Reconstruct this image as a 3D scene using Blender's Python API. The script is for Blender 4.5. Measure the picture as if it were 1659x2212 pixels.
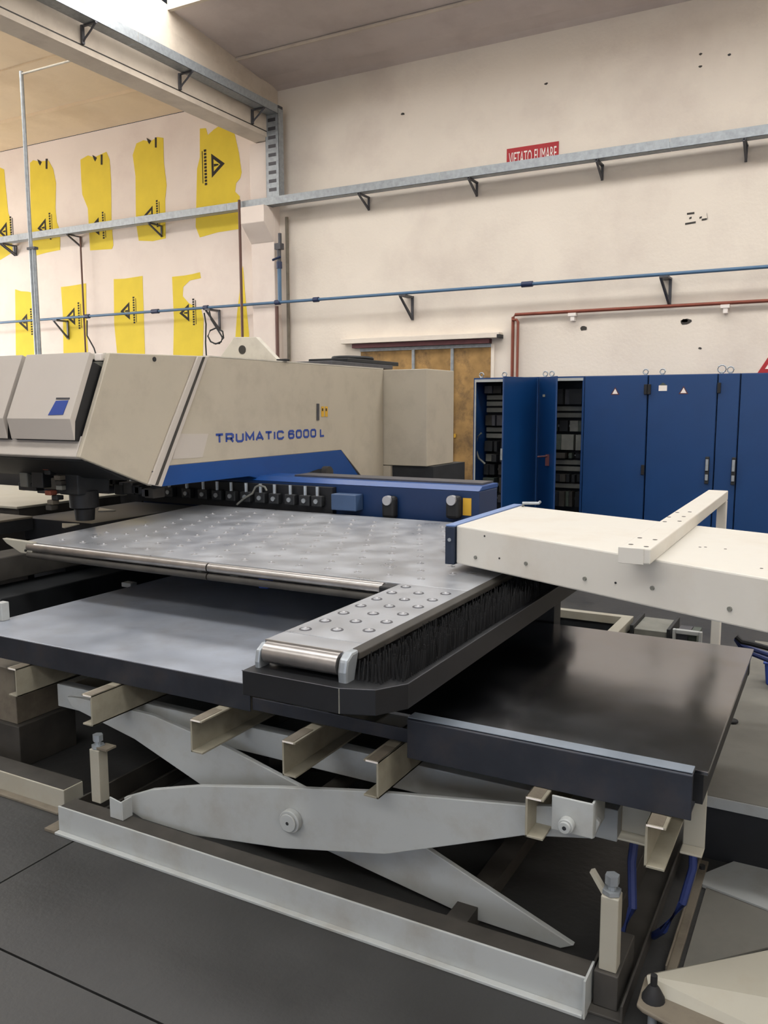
import bpy, bmesh, math, random
from mathutils import Vector, Matrix
random.seed(7)
for o in list(bpy.data.objects):
    bpy.data.objects.remove(o)
SC = bpy.context.scene
COL = SC.collection

# ---------------------------------------------------------------- camera
FPX, YAW, PITCH, ROLL, EYE = 1809.44, math.radians(-28.6328), math.radians(7.3676), math.radians(0.1453), 1.65
fw = Vector((math.sin(YAW)*math.cos(PITCH), math.cos(YAW)*math.cos(PITCH), -math.sin(PITCH)))
r0 = Vector((math.cos(YAW), -math.sin(YAW), 0)); d0 = fw.cross(r0)
RT = math.cos(ROLL)*r0 + math.sin(ROLL)*d0
DN = -math.sin(ROLL)*r0 + math.cos(ROLL)*d0
CAMP = Vector((0, 0, EYE))
cd = bpy.data.cameras.new('camera'); cam = bpy.data.objects.new('camera', cd); COL.objects.link(cam)
cd.sensor_fit = 'HORIZONTAL'; cd.sensor_width = 36.0; cd.lens = FPX/1659*36.0
cd.clip_start = 0.02; cd.clip_end = 200
m = Matrix.Identity(4)
for i in range(3):
    m[i][0] = RT[i]; m[i][1] = -DN[i]; m[i][2] = -fw[i]; m[i][3] = CAMP[i]
cam.matrix_world = m
SC.camera = cam

# ---------------------------------------------------------------- light and exposure
SC.view_settings.view_transform = 'Standard'
SC.view_settings.look = 'None'
SC.view_settings.exposure = 0.0
SC.view_settings.gamma = 1.0
SC.view_settings.use_curve_mapping = False
W_ = bpy.data.worlds.new('world'); SC.world = W_; W_.use_nodes = True
bg = W_.node_tree.nodes['Background']
bg.inputs[0].default_value = (0.78, 0.86, 1.0, 1); bg.inputs[1].default_value = 0.05   # overcast sky, the hall is closed all round
SKY_STRENGTH = 8.5      # daylight coming through the translucent roof lights

# ---------------------------------------------------------------- pixel -> place
def ray(x, y): return RT*((x-829.5)/FPX) + DN*((y-1106)/FPX) + fw
def onz(x, y, z): d = ray(x, y); return CAMP + d*((z-EYE)/d.z)
def onx(x, y, X): d = ray(x, y); return CAMP + d*(X/d.x)
def ony(x, y, Y): d = ray(x, y); return CAMP + d*(Y/d.y)
def onp(x, y, p, n): d = ray(x, y); return CAMP + d*((Vector(p)-CAMP).dot(n)/d.dot(n))

# ---------------------------------------------------------------- materials
def lin(c):
    return tuple((v/255/12.92 if v/255 <= 0.04045 else ((v/255+0.055)/1.055)**2.4) for v in c)
def mat(name, rgb, rough=0.5, metal=0.0, var=0.12, scale=6.0, dirt=None, dirt_amt=0.0, dirt_scale=2.5, bump=0.0, bump_scale=60.0, spec=0.5, rvar=0.0):
    M = bpy.data.materials.new(name); M.use_nodes = True
    nt = M.node_tree; N = nt.nodes; L = nt.links
    b = N['Principled BSDF']
    c = lin(rgb)
    tc = N.new('ShaderNodeTexCoord')
    n1 = N.new('ShaderNodeTexNoise'); n1.inputs['Scale'].default_value = scale; n1.inputs['Detail'].default_value = 6
    L.new(tc.outputs['Object'], n1.inputs['Vector'])
    mr = N.new('ShaderNodeMapRange'); mr.inputs[1].default_value = 0.3; mr.inputs[2].default_value = 0.7
    mr.inputs[3].default_value = 1-var; mr.inputs[4].default_value = 1+var
    L.new(n1.outputs[0], mr.inputs[0])
    mx = N.new('ShaderNodeVectorMath'); mx.operation = 'SCALE'; mx.inputs[0].default_value = c
    L.new(mr.outputs[0], mx.inputs['Scale'])
    out = mx.outputs[0]
    if dirt:
        n2 = N.new('ShaderNodeTexNoise'); n2.inputs['Scale'].default_value = dirt_scale; n2.inputs['Detail'].default_value = 9; n2.inputs['Roughness'].default_value = 0.65
        L.new(tc.outputs['Object'], n2.inputs['Vector'])
        cr = N.new('ShaderNodeMapRange'); cr.inputs[1].default_value = 0.48; cr.inputs[2].default_value = 0.72; cr.inputs[3].default_value = 0; cr.inputs[4].default_value = dirt_amt
        L.new(n2.outputs[0], cr.inputs[0])
        mm = N.new('ShaderNodeMix'); mm.data_type = 'RGBA'
        L.new(cr.outputs[0], mm.inputs[0]); L.new(out, mm.inputs[6]); mm.inputs[7].default_value = (*lin(dirt), 1)
        out = mm.outputs[2]
    L.new(out, b.inputs['Base Color'])
    b.inputs['Roughness'].default_value = rough; b.inputs['Metallic'].default_value = metal
    b.inputs['Specular IOR Level'].default_value = spec
    if rvar:
        m2 = N.new('ShaderNodeMapRange'); m2.inputs[1].default_value = 0.3; m2.inputs[2].default_value = 0.7
        m2.inputs[3].default_value = max(0.02, rough-rvar); m2.inputs[4].default_value = min(1, rough+rvar)
        L.new(n1.outputs[0], m2.inputs[0]); L.new(m2.outputs[0], b.inputs['Roughness'])
    if bump:
        n3 = N.new('ShaderNodeTexNoise'); n3.inputs['Scale'].default_value = bump_scale; n3.inputs['Detail'].default_value = 5
        L.new(tc.outputs['Object'], n3.inputs['Vector'])
        bp = N.new('ShaderNodeBump'); bp.inputs['Strength'].default_value = bump; bp.inputs['Distance'].default_value = 0.01
        L.new(n3.outputs[0], bp.inputs['Height']); L.new(bp.outputs[0], b.inputs['Normal'])
    return M
def emit(name, rgb, s):
    M = bpy.data.materials.new(name); M.use_nodes = True
    b = M.node_tree.nodes['Principled BSDF']
    b.inputs['Base Color'].default_value = (*lin(rgb), 1); b.inputs['Emission Color'].default_value = (*lin(rgb), 1); b.inputs['Emission Strength'].default_value = s
    return M
MT = dict(
    wall=mat('painted_plaster', (226, 216, 202), 0.9, var=0.03, scale=1.2, dirt=(196, 182, 172), dirt_amt=0.5, dirt_scale=0.7, bump=0.25, bump_scale=25),
    wall_left=mat('painted_insulation', (232, 219, 208), 0.9, var=0.03, scale=1.5, dirt=(214, 197, 188), dirt_amt=0.5, dirt_scale=1.2, bump=0.1),
    yellow=mat('yellow_board', (226, 200, 58), 0.8, var=0.05, scale=3),
    ink=mat('black_print', (38, 32, 26), 0.8, var=0.05),
    concrete=mat('roof_concrete', (206, 194, 188), 0.9, var=0.06, scale=1.3, dirt=(182, 168, 162), dirt_amt=0.6, dirt_scale=1.0, bump=0.2, bump_scale=18),
    concrete_tan=mat('roof_concrete_tan', (222, 200, 168), 0.9, var=0.05, scale=1.2, dirt=(204, 178, 142), dirt_amt=0.6, dirt_scale=0.9, bump=0.2, bump_scale=18),
    beam=mat('beam_concrete', (206, 194, 178), 0.9, var=0.05, scale=2, dirt=(172, 158, 144), dirt_amt=0.5, bump=0.2, bump_scale=20),
    floor=mat('floor_concrete', (49, 49, 48), 0.55, var=0.22, scale=1.8, dirt=(38, 38, 38), dirt_amt=0.7, dirt_scale=1.6, bump=0.15, bump_scale=40, rvar=0.12),
    joint=mat('floor_joint', (14, 14, 14), 0.9),
    galv=mat('galvanised_steel', (158, 164, 168), 0.45, 0.55, var=0.14, scale=22),
    galv_dark=mat('galvanised_bracket', (84, 84, 88), 0.5, 0.5, var=0.12, scale=20),
    bluepipe=mat('blue_pipe', (78, 110, 140), 0.45, 0.0, var=0.06),
    bluepart=mat('dark_blue_fitting', (34, 48, 80), 0.4),
    copper=mat('copper_pipe', (128, 68, 52), 0.5, 0.3, var=0.12),
    brownpipe=mat('brown_pipe', (104, 76, 68), 0.5, 0.2, var=0.1),
    red=mat('red_sign', (170, 34, 40), 0.6, var=0.08),
    white=mat('white_print', (232, 224, 216), 0.6, var=0.02),
    maroon=mat('maroon_rail', (84, 40, 44), 0.6, var=0.15, scale=14),
    osb=mat('stained_panel', (158, 124, 74), 0.8, var=0.45, scale=2.6, dirt=(70, 58, 48), dirt_amt=1.0, dirt_scale=3.2),
    beige=mat('beige_paint', (178, 169, 151), 0.5, var=0.03, scale=3, dirt=(150, 140, 126), dirt_amt=0.45, dirt_scale=4.0),
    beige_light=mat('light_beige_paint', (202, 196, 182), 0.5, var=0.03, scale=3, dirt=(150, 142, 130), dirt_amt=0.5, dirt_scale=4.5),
    grey_cover=mat('grey_cover_paint', (186, 178, 168), 0.5, var=0.02, scale=4),
    blue=mat('blue_paint', (8, 64, 128), 0.4, var=0.07, scale=4),
    navy=mat('navy_paint', (12, 42, 82), 0.45, var=0.08, scale=4),
    cab=mat('cabinet_blue', (10, 56, 106), 0.42, var=0.06, scale=3),
    blue_light=mat('pale_blue_edge', (110, 134, 178), 0.45, var=0.05),
    endnavy=mat('end_plate_navy', (16, 30, 50), 0.5),
    carr=mat('carriage_grey_blue', (58, 80, 112), 0.45),
    letter=mat('lettering_blue', (38, 66, 142), 0.5, var=0.04),
    black=mat('black_paint', (16, 17, 20), 0.55, var=0.2, scale=12, dirt=(40, 40, 42), dirt_amt=0.15, dirt_scale=14),
    rubber=mat('black_rubber', (20, 20, 22), 0.7),
    bristle=mat('black_bristle', (9, 9, 10), 0.8, var=0.3, scale=60),
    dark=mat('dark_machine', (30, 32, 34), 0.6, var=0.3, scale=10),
    brownish=mat('grimy_shaded_steel', (60, 57, 52), 0.7, 0.1, var=0.25, scale=9),  # grime brown, darkened further to put shade under the lift into the colour
    steel=mat('ground_steel', (170, 173, 178), 0.36, 0.5, var=0.12, scale=5, dirt=(140, 141, 143), dirt_amt=0.55, dirt_scale=3, rvar=0.1),
    roller=mat('roller_steel', (176, 172, 168), 0.34, 0.9, var=0.12, scale=18),
    insert=mat('caster_rim', (150, 150, 152), 0.45, 0.5, var=0.15),
    ball=mat('caster_ball', (180, 180, 182), 0.45, 0.6, var=0.02),
    plate=mat('oily_steel_plate', (150, 156, 166), 0.42, 0.35, var=0.16, scale=3, dirt=(118, 116, 112), dirt_amt=0.6, dirt_scale=1.7, rvar=0.12),
    plate_oily=mat('dark_oily_plate', (160, 162, 168), 0.19, 1.0, var=0.14, scale=3, dirt=(134, 128, 118), dirt_amt=0.5, dirt_scale=1.7, rvar=0.07),
    plate_edge=mat('plate_edge_steel', (52, 55, 62), 0.45, 0.5, var=0.2, scale=8, dirt=(92, 80, 72), dirt_amt=0.25, dirt_scale=9),
    lip=mat('lip_steel', (150, 160, 172), 0.35, 0.7, var=0.1, scale=10),
    cream=mat('cream_paint', (160, 156, 142), 0.5, var=0.04, scale=4, dirt=(150, 140, 120), dirt_amt=0.5, dirt_scale=5),
    channel=mat('channel_cream', (140, 135, 119), 0.55, var=0.05, scale=5, dirt=(104, 96, 82), dirt_amt=0.6, dirt_scale=7),
    cream_white=mat('cream_white_paint', (166, 169, 167), 0.45, var=0.03, scale=4, dirt=(140, 134, 120), dirt_amt=0.5, dirt_scale=6),
    cream_dirty_shade=mat('cream_dirty_shade_paint', (112, 104, 90), 0.7, var=0.15, scale=6, dirt=(76, 68, 58), dirt_amt=0.8, dirt_scale=5),  # dirty cream, darkened to carry the shade on the left upright too
    armwhite=mat('arm_white_paint', (204, 200, 190), 0.5, var=0.02, scale=3, dirt=(188, 178, 162), dirt_amt=0.45, dirt_scale=3),
    dust=mat('dusty_grey_top', (112, 110, 102), 0.8, var=0.1, scale=4, dirt=(86, 84, 78), dirt_amt=0.5, dirt_scale=3),
    hose=mat('blue_hose', (28, 44, 96), 0.5),
    green=mat('board_green', (70, 78, 70), 0.6, var=0.2, scale=20),
    modgrey=mat('module_grey', (116, 116, 108), 0.6, var=0.15, scale=12),
    labelyellow=mat('yellow_label', (206, 160, 44), 0.6, var=0.1),
    gate=emit('translucent_gate', (216, 230, 255), 1.8),
    glass=emit('skylight_panel', (248, 247, 246), SKY_STRENGTH),
)

# ---------------------------------------------------------------- mesh helpers
class MB:
    def __init__(s): s.v = []; s.f = []
    def add(s, vs, fs):
        n = len(s.v); s.v += [Vector(v) for v in vs]; s.f += [tuple(i+n for i in f) for f in fs]; return s
    def box(s, x0, x1, y0, y1, z0, z1):
        return s.add([(x0,y0,z0),(x1,y0,z0),(x1,y1,z0),(x0,y1,z0),(x0,y0,z1),(x1,y0,z1),(x1,y1,z1),(x0,y1,z1)],
                     [(0,3,2,1),(4,5,6,7),(0,1,5,4),(1,2,6,5),(2,3,7,6),(3,0,4,7)])
    def prism(s, pts, ext):
        pts = [Vector(p) for p in pts]; e = Vector(ext); n = len(pts)
        nrm = Vector((0,0,0))
        for i in range(n): nrm += pts[i].cross(pts[(i+1) % n])
        if nrm.dot(e) > 0: pts.reverse()
        vs = pts + [p+e for p in pts]
        fs = [tuple(range(n)), tuple(reversed(range(n, 2*n)))]
        for i in range(n):
            j = (i+1) % n; fs.append((i, n+i, n+j, j))
        return s.add(vs, fs)
    def hexa(s, a, b):            # two quads (lists of 4 points) joined
        return s.add(list(a)+list(b), [(0,1,2,3),(7,6,5,4),(0,4,5,1),(1,5,6,2),(2,6,7,3),(3,7,4,0)])
    def tube(s, path, r, n=10, closed=False):
        path = [Vector(p) for p in path]; k = len(path); rings = []
        for i, p in enumerate(path):
            if closed: t = path[(i+1) % k]-path[i-1]
            else: t = path[min(i+1, k-1)]-path[max(i-1, 0)]
            t.normalize()
            a = Vector((0,0,1)) if abs(t.z) < 0.9 else Vector((1,0,0))
            u = t.cross(a).normalized(); w = t.cross(u)
            rr = r[i] if isinstance(r, (list, tuple)) else r
            rings.append([p+(u*math.cos(2*math.pi*j/n)+w*math.sin(2*math.pi*j/n))*rr for j in range(n)])
        vs = [v for g in rings for v in g]; fs = []
        for i in range(k if closed else k-1):
            for j in range(n):
                a, b = i*n+j, i*n+(j+1) % n; c = ((i+1) % k)*n
                fs.append((a, b, c+(j+1) % n, c+j))
        if not closed: fs += [tuple(reversed(range(n))), tuple(range((k-1)*n, k*n))]
        return s.add(vs, fs)
    def cyl(s, a, b, r, n=16): return s.tube([a, b], r, n)
def empty(name, loc):
    o = bpy.data.objects.new(name, None); COL.objects.link(o); o.location = loc; o.empty_display_size = 0.1; return o
def tag(o, label=None, cat=None, group=None, kind=None):
    if label: o['label'] = label
    if cat: o['category'] = cat
    if group: o['group'] = group
    if kind: o['kind'] = kind
    return o
def world_loc(o):
    v = Vector(o.location)
    while o.parent: o = o.parent; v += Vector(o.location)
    return v
def link_mesh(name, me, loc, parent):
    o = bpy.data.objects.new(name, me); COL.objects.link(o)
    if parent: o.parent = parent; o.location = Vector(loc)-world_loc(parent)
    else: o.location = loc
    return o
def obj(name, mb, m_, parent=None, bevel=0.0, smooth=False, seg=2):
    xs = [v.x for v in mb.v]; ys = [v.y for v in mb.v]; zs = [v.z for v in mb.v]
    c = Vector(((min(xs)+max(xs))/2, (min(ys)+max(ys))/2, min(zs)))
    me = bpy.data.meshes.new(name); me.from_pydata([v-c for v in mb.v], [], mb.f); me.update()
    bm = bmesh.new(); bm.from_mesh(me); bmesh.ops.recalc_face_normals(bm, faces=bm.faces); bm.to_mesh(me); bm.free()
    me.materials.append(MT[m_])
    if smooth:
        for p in me.polygons: p.use_smooth = True
        try: me.set_sharp_from_angle(angle=math.radians(40))
        except Exception: pass
    o = link_mesh(name, me, c, parent)
    if bevel:
        md = o.modifiers.new('bevel', 'BEVEL'); md.width = bevel; md.segments = seg; md.limit_method = 'ANGLE'; md.angle_limit = math.radians(40)
    return o
def same(name, o, loc, parent):          # another piece sharing the mesh, moved to loc
    return link_mesh(name, o.data, loc, parent)
def box(name, b, m_, parent=None, bevel=0.0): return obj(name, MB().box(*b), m_, parent, bevel)
def text(name, body, m_, parent, origin, ax, ay, size, width=None, depth=0.002, offset=0.0, centre=False):
    cu = bpy.data.curves.new(name, 'FONT'); cu.body = body; cu.size = 1.0; cu.extrude = 0.0; cu.offset = offset; cu.resolution_u = 3
    t = bpy.data.objects.new('tmp_text', cu); COL.objects.link(t)
    bpy.context.view_layer.update()
    me = bpy.data.meshes.new_from_object(t.evaluated_get(bpy.context.evaluated_depsgraph_get()))
    bpy.data.objects.remove(t)
    xs = [v.co.x for v in me.vertices]; ys = [v.co.y for v in me.vertices]
    x0, x1, y0, y1 = min(xs), max(xs), min(ys), max(ys)
    sy = size/(y1-y0); sx = (width/(x1-x0)) if width else sy
    ax = Vector(ax).normalized(); ay = Vector(ay).normalized(); nz = ax.cross(ay)
    mb = MB(); vs = []
    for v in me.vertices:
        vs.append(Vector(origin)+ax*((v.co.x-x0)*sx)+ay*((v.co.y-y0)*sy)+nz*depth)
    mb.add(vs, [tuple(p.vertices) for p in me.polygons])
    bpy.data.meshes.remove(me)
    return obj(name, mb, m_, parent)

GLY = {'T': [[(0,1),(1,1)],[(.5,1),(.5,0)]], 'R': [[(0,0),(0,1),(.8,1),(1,.85),(1,.6),(.8,.45),(0,.45)],[(.6,.45),(1,0)]],
 'U': [[(0,1),(0,.18),(.2,0),(.8,0),(1,.18),(1,1)]], 'M': [[(0,0),(0,1),(.5,.25),(1,1),(1,0)]], 'A': [[(-.06,0),(.5,1),(1.06,0)],[(.2,.3),(.8,.3)]],
 'I': [[(0,0),(0,1)]], 'C': [[(1,.72),(1,.82),(.8,1),(.2,1),(0,.82),(0,.18),(.2,0),(.8,0),(1,.18),(1,.28)]],
 '6': [[(1,.78),(.98,.85),(.8,1),(.2,1),(0,.82),(0,.18),(.2,0),(.8,0),(1,.15),(1,.42),(.8,.58),(.04,.58)]], '0': [[(0,.18),(.2,0),(.8,0),(1,.18),(1,.82),(.8,1),(.2,1),(0,.82),(0,.18)]],
 'L': [[(0,1),(0,0),(1,0)]]}
GW = {'I': 0.0, 'M': 1.05, 'L': 0.62, '6': .82, '0': .82, ' ': .30, 'T': .92}
def stroke_text(body, m_, par, org, width, h):
    st = 0.23; gap = 0.13                                        # stroke and gap in letter heights
    tot = sum(GW.get(c, .92)*(1-st) + (st if c != ' ' else 0) + gap for c in body)-gap
    sx = width/(tot*h); u = 0.0
    for c in body:
        w = GW.get(c, .92)*(1-st)
        if c == ' ': u += w+gap; continue
        mb = MB()
        P = lambda a, b: (org.x+0.001, org.y+(u+st/2+a*w)*h*sx, org.z+(st/2+b*(1-st))*h)
        for pl in GLY[c]:
            pts = [Vector(P(*q)) for q in pl]
            L_, R_ = [], []
            for i, p in enumerate(pts):
                d1 = (p-pts[i-1]).normalized() if i else None; d2 = (pts[i+1]-p).normalized() if i < len(pts)-1 else None
                if pts[0] == pts[-1] and i == 0: d1 = (pts[-1]-pts[-2]).normalized()
                if pts[0] == pts[-1] and i == len(pts)-1: d2 = (pts[1]-pts[0]).normalized()
                d1 = d1 or d2; d2 = d2 or d1
                n1 = Vector((0, -d1.z, d1.y)); n2 = Vector((0, -d2.z, d2.y)); n = (n1+n2).normalized(); k = 1/max(0.5, n.dot(n1))
                L_.append(p+n*(st*h*0.5*k)); R_.append(p-n*(st*h*0.5*k))
            for i in range(len(pts)-1): mb.prism([L_[i], L_[i+1], R_[i+1], R_[i]], (0.002, 0, 0))
        obj('letter', mb, m_, par); u += w+st+gap

# ================================================================ SETTING
W = 11.05                                   # back wall plane
XL, XR, YF = -18.0, 8.0, -10.0
PIT = 0.109
def roofz(y): return 6.37+PIT*(W-y) if y > 0 else 6.37+PIT*W-PIT*(-y)
NR = Vector((0, PIT, 1)).normalized()
def onroof(x, y): return onp(x, y, (0, W, 6.37), NR)

# floor slabs between recessed joints
fl = box('floor', (XL, XR, YF, W, -0.12, -0.012), 'joint'); tag(fl, 'dark grey concrete floor of the hall with slab joints', kind='structure')
xs = [XL]+[-2.48+4.0*k for k in range(-4, 3)]+[XR]; ys = [YF]+[1.515+4.0*k for k in range(-2, 3)]+[W]
for i in range(len(xs)-1):
    for j in range(len(ys)-1):
        box('slab', (xs[i]+0.004, xs[i+1]-0.004, ys[j]+0.004, ys[j+1]-0.004, -0.012, 0.0), 'floor', fl)
# walls
wb = box('wall_back', (-8.1, XR, W, W+0.25, 0, 6.37), 'wall'); tag(wb, 'cream plaster back wall behind the blue cabinets', kind='structure')
wl = box('wall_back_left', (XL, -8.1, W, W+0.25, 0, 6.37), 'wall_left'); tag(wl, 'white painted wall with yellow bare patches behind the machine', kind='structure')
tag(box('wall_left', (XL-0.25, XL, YF, W, 0, 8), 'wall_left'), 'plain side wall far beyond the machine', kind='structure')
tag(box('wall_right', (XR, XR+0.25, YF, W, 0, 8), 'wall'), 'plain side wall at the right end of the hall', kind='structure')

tag(box('wall_front', (XL, XR, YF-0.25, YF, 0, 8), 'wall'), 'plain wall behind the camera with the big gate', kind='structure')
gt = empty('door_2', (0, YF, 0)); tag(gt, 'large translucent sectional gate letting daylight in behind the camera', kind='structure')
for k in range(6): box('gate_panel', (-5.0, 3.5, YF+0.005, YF+0.04, 0.05+k*0.75, 0.76+k*0.75), 'gate', gt)
# bare yellow patches with the printed mark
def wp(x, y, d=0.0): return ony(x, y, W-d)
patches = [
 [(-40,372),(0,362),(9,366),(12,400),(18,460),(24,476),(24,510),(28,545),(0,562),(-40,566)],
 [(65,352),(72,346),(84,349),(105,347),(115,365),(121,395),(120,450),(123,480),(130,500),(130,540),(100,546),(75,553),(68,500),(66,420)],
 [(174,345),(190,336),(204,340),(230,328),(237,345),(240,390),(241,480),(245,530),(242,538),(195,541),(190,450),(178,420),(176,390)],
 [(287,335),(295,310),(310,303),(325,306),(340,296),(353,298),(354,350),(360,400),(357,430),(358,515),(330,521),(300,520),(294,480),(293,380)],
 [(432,278),(445,277),(449,292),(462,280),(480,268),(506,285),(516,330),(522,372),(519,385),(510,396),(508,414),(518,424),(515,495),(470,502),(432,513),(423,490),(426,365),(432,340)],
 [(33,625),(45,629),(60,630),(83,635),(86,700),(86,790),(35,790)],
 [(132,620),(150,618),(186,612),(187,700),(192,790),(138,790),(136,680)],
 [(246,603),(270,602),(308,596),(311,690),(314,790),(256,790),(247,700)],
 [(372,598),(400,595),(416,592),(432,588),(434,601),(410,606),(396,620),(395,640),(408,655),(435,669),(440,690),(438,790),(374,790),(376,690)],
 [(520,592),(525,575),(530,640),(533,670),(538,720),(540,790),(505,790),(512,680),(518,630)],
]
for p in patches:
    obj('bare_patch', MB().prism([wp(*q) for q in p], (0, -0.004, 0)), 'yellow', wl)
def logo(cx, cy, h, flip):
    c = wp(cx, cy, 0.006); s = h/ (FPX/ (c-CAMP).dot(fw))    # mark height in metres from its height in pixels
    s = -s if flip else s
    mb = MB(); d = (0, -0.002, 0)
    T = lambda u, v: (c.x+u*s, W-0.004, c.z+v*s)
    # black triangle ring with three strokes inside it
    A, B, C_ = (0.46, 0.0), (-0.30, 0.52), (-0.30, -0.52); a, b, c2 = (0.20, 0.0), (-0.18, 0.27), (-0.18, -0.27)
    for (p, q, r_, t) in ((A, B, b, a), (B, C_, c2, b), (C_, A, a, c2)):
        mb.prism([T(*p), T(*q), T(*r_), T(*t)], d)
    mb.prism([T(-0.16,0.06), T(0.1,0.03), T(0.1,-0.03), T(-0.16,-0.06)], d)
    obj('printed_mark', mb, 'ink', wl)
    ax = (0, 0, 1) if not flip else (0, 0, -1)
    ay = (-1, 0, 0) if not flip else (1, 0, 0)
    mb = MB()
    for k in range(11):
        v0 = -0.80+k*0.145
        mb.prism([T(-0.72,v0), T(-0.58,v0), T(-0.58,v0+0.10), T(-0.72,v0+0.10)], d)
    mb.prism([T(-0.84,-0.7), T(-0.80,-0.7), T(-0.80,0.7), T(-0.84,0.7)], d)
    obj('printed_line', mb, 'ink', wl)
logo(468, 356, 48, False)
for (x, y) in ((272,672),(154,684),(400,676),(52,697),(92,492),(206,490),(322,465),(8,500)): logo(x, y, 36, True)
for (x, y) in ((86,349),(205,340),(322,303)):
    c = wp(x, y); obj('printed_mark', MB().prism([wp(x-5,y-5), wp(x+5,y+1), wp(x+1,y+9), wp(x-2,y+4)], (0,-0.006,0)), 'ink', wl)
    obj('printed_line', MB().prism([wp(x+13,y-6), wp(x+17,y-6), wp(x+17,y+16), wp(x+13,y+16)], (0,-0.006,0)), 'ink', wl)
# small damage spots, anchors and a blanked outlet on the right hand wall
def spot(x, y, r, m_='dark', k=9, squash=0.6):
    c = wp(x, y); s = r/(FPX/(c-CAMP).dot(fw))
    pts = [(c.x+s*math.cos(2*math.pi*i/k)*random.uniform(.7,1.2), W, c.z+s*squash*math.sin(2*math.pi*i/k)*random.uniform(.7,1.2)) for i in range(k)]
    obj('wall_scar', MB().prism(pts, (0, -0.004, 0)), m_, wb)
for a in ((1260,709,9,'brownish'),(1481,695,13,'brownish'),(1479,693,7,'dark'),(1576,118,4,'dark'),(1513,117,4,'brownish'),(1513,144,4,'brownish'),(1180,181,4,'brownish'),(870,246,5,'brownish'),(1512,752,4,'brownish')): spot(*a)
for (x0, y0, x1, y1) in ((1480,484,1503,480),(1484,462,1500,460),(1489,472,1494,470),(1511,471,1516,469),(1527,461,1529,474),(1516,475,1527,473)):
    obj('outlet_mark', MB().prism([wp(x0,y0-2), wp(x1,y1-2), wp(x1,y1+2), wp(x0,y0+2)], (0,-0.004,0)), 'brownish', wb)

# column with corbel
CXL, CXR = -8.30, -7.86
colo = box('wall_column', (CXL, CXR, W-0.16, W+0.01, 0, 5.62), 'wall_left', bevel=0.01); tag(colo, 'white concrete wall column under the roof beam', kind='structure')
yfc = onx(520, 484, CXL).y; zfb = onx(520, 484, CXL).z; zft = onx(520, 440, CXL).z; zcb = ony(551, 527, W-0.16).z

# roof beam over the column
BZ = 5.63
bm_ = MB()
bm_.box(-8.19, -7.86, YF, W, BZ, BZ+0.075)
bm_.prism([(-8.13, YF, BZ+0.075), (-7.91, YF, BZ+0.075), (-7.91, YF, roofz(YF)), (-8.13, YF, roofz(YF))], (0, 0.01, 0)) if False else None
web = [(-7.862, YF, BZ+0.07), (-7.862, W, BZ+0.07), (-7.862, W, roofz(W)), (-7.862, 0, roofz(0.001)), (-7.862, YF, roofz(YF))]
bm_.prism(web, (-0.27, 0, 0))
rb = obj('ceiling_beam', bm_, 'beam'); tag(rb, 'long precast concrete roof beam resting on the wall column', kind='structure')
g = MB()
for (a, b) in ((YF, 0), (0, W)):
    za, zb = roofz(a if a else -0.001), roofz(b if b else 0.001)
    g.hexa([(-8.24, a, za-0.22), (-7.862, a, za-0.22), (-7.860, a, za+0.06), (-8.32, a, za+0.06)], [(-8.24, b, zb-0.22), (-7.862, b, zb-0.22), (-7.860, b, zb+0.06), (-8.32, b, zb+0.06)])
obj('top_flange', g, 'beam', rb)
obj('flange_groove', MB().box(-7.860, -7.857, YF, W-0.17, BZ+0.068, BZ+0.082), 'brownish', rb)

# roof panels: long strips parallel to the back wall, with steps between neighbours, and roof lights
ce = empty('ceiling', (0, 0, 6.4)); tag(ce, 'pitched precast concrete roof with translucent roof lights', kind='structure')
yA = onroof(829, 110).y; yB = onroof(829, 50).y; yS = onroof(400, 17).y
def roof_strip(name, x0, x1, y0, y1, dz, m_, th=0.12, par=ce):
    z0, z1 = roofz(y0)+dz, roofz(y1)+dz
    return obj(name, MB().hexa([(x0,y0,z0),(x1,y0,z0),(x1,y0,z0+th),(x0,y0,z0+th)], [(x0,y1,z1),(x1,y1,z1),(x1,y1,z1+th),(x0,y1,z1+th)]), m_, par)
RBX = -7.862
roof_strip('roof_panel', RBX, XR, yA+0.006, W, 0.02, 'concrete')
obj('edge_rib', MB().hexa([(RBX,W,6.37),(XR,W,6.37),(XR,W,6.40),(RBX,W,6.40)], [(RBX,yA+0.05,roofz(yA)+0.06),(XR,yA+0.05,roofz(yA)+0.06),(XR,yA+0.05,roofz(yA)+0.10),(RBX,yA+0.05,roofz(yA)+0.10)]), 'concrete', ce)
roof_strip('roof_panel', RBX, XR, yB+0.008, yA-0.006, 0.0, 'concrete')
obj('panel_lip', MB().box(RBX, XR, yB-0.004, yB+0.012, roofz(yB)-0.015, roofz(yB)+0.02), 'beam', ce)
roof_strip('roof_panel', RBX, XR, yS+0.004, yB-0.008, 0.03, 'concrete')
yy = yS
n_w = 0
LBX = -8.30
yL1 = onroof(200, 217).y; yL2 = onroof(60, 135).y
for (a, b, d) in ((yL1+0.01, W, 0.01), (yL2+0.012, yL1-0.01, 0.03), (yL2-2.4, yL2-0.012, 0.0)):
    roof_strip('roof_panel', XL, LBX, a, b, d, 'concrete_tan')
    obj('panel_lip', MB().box(XL, LBX, a-0.02, a, roofz(a)-0.02, roofz(a)+0.05), 'concrete_tan', ce)
def skylight(x0, x1, y0, y1):
    global n_w; n_w += 1
    o = roof_strip('window_%d' % n_w, x0, x1, y0, y1, 0.22, 'glass', 0.02, None)
    tag(o, 'translucent roof light strip number %d letting daylight into the hall' % n_w, kind='structure')
    zz = (roofz(y0), roofz(y1))
    for yq, z in ((y0, zz[0]), (y1, zz[1])):
        obj('window_frame', MB().box(x0, x1, yq-0.03, yq+0.03, z-0.0, z+0.26), 'beam', o)
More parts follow.
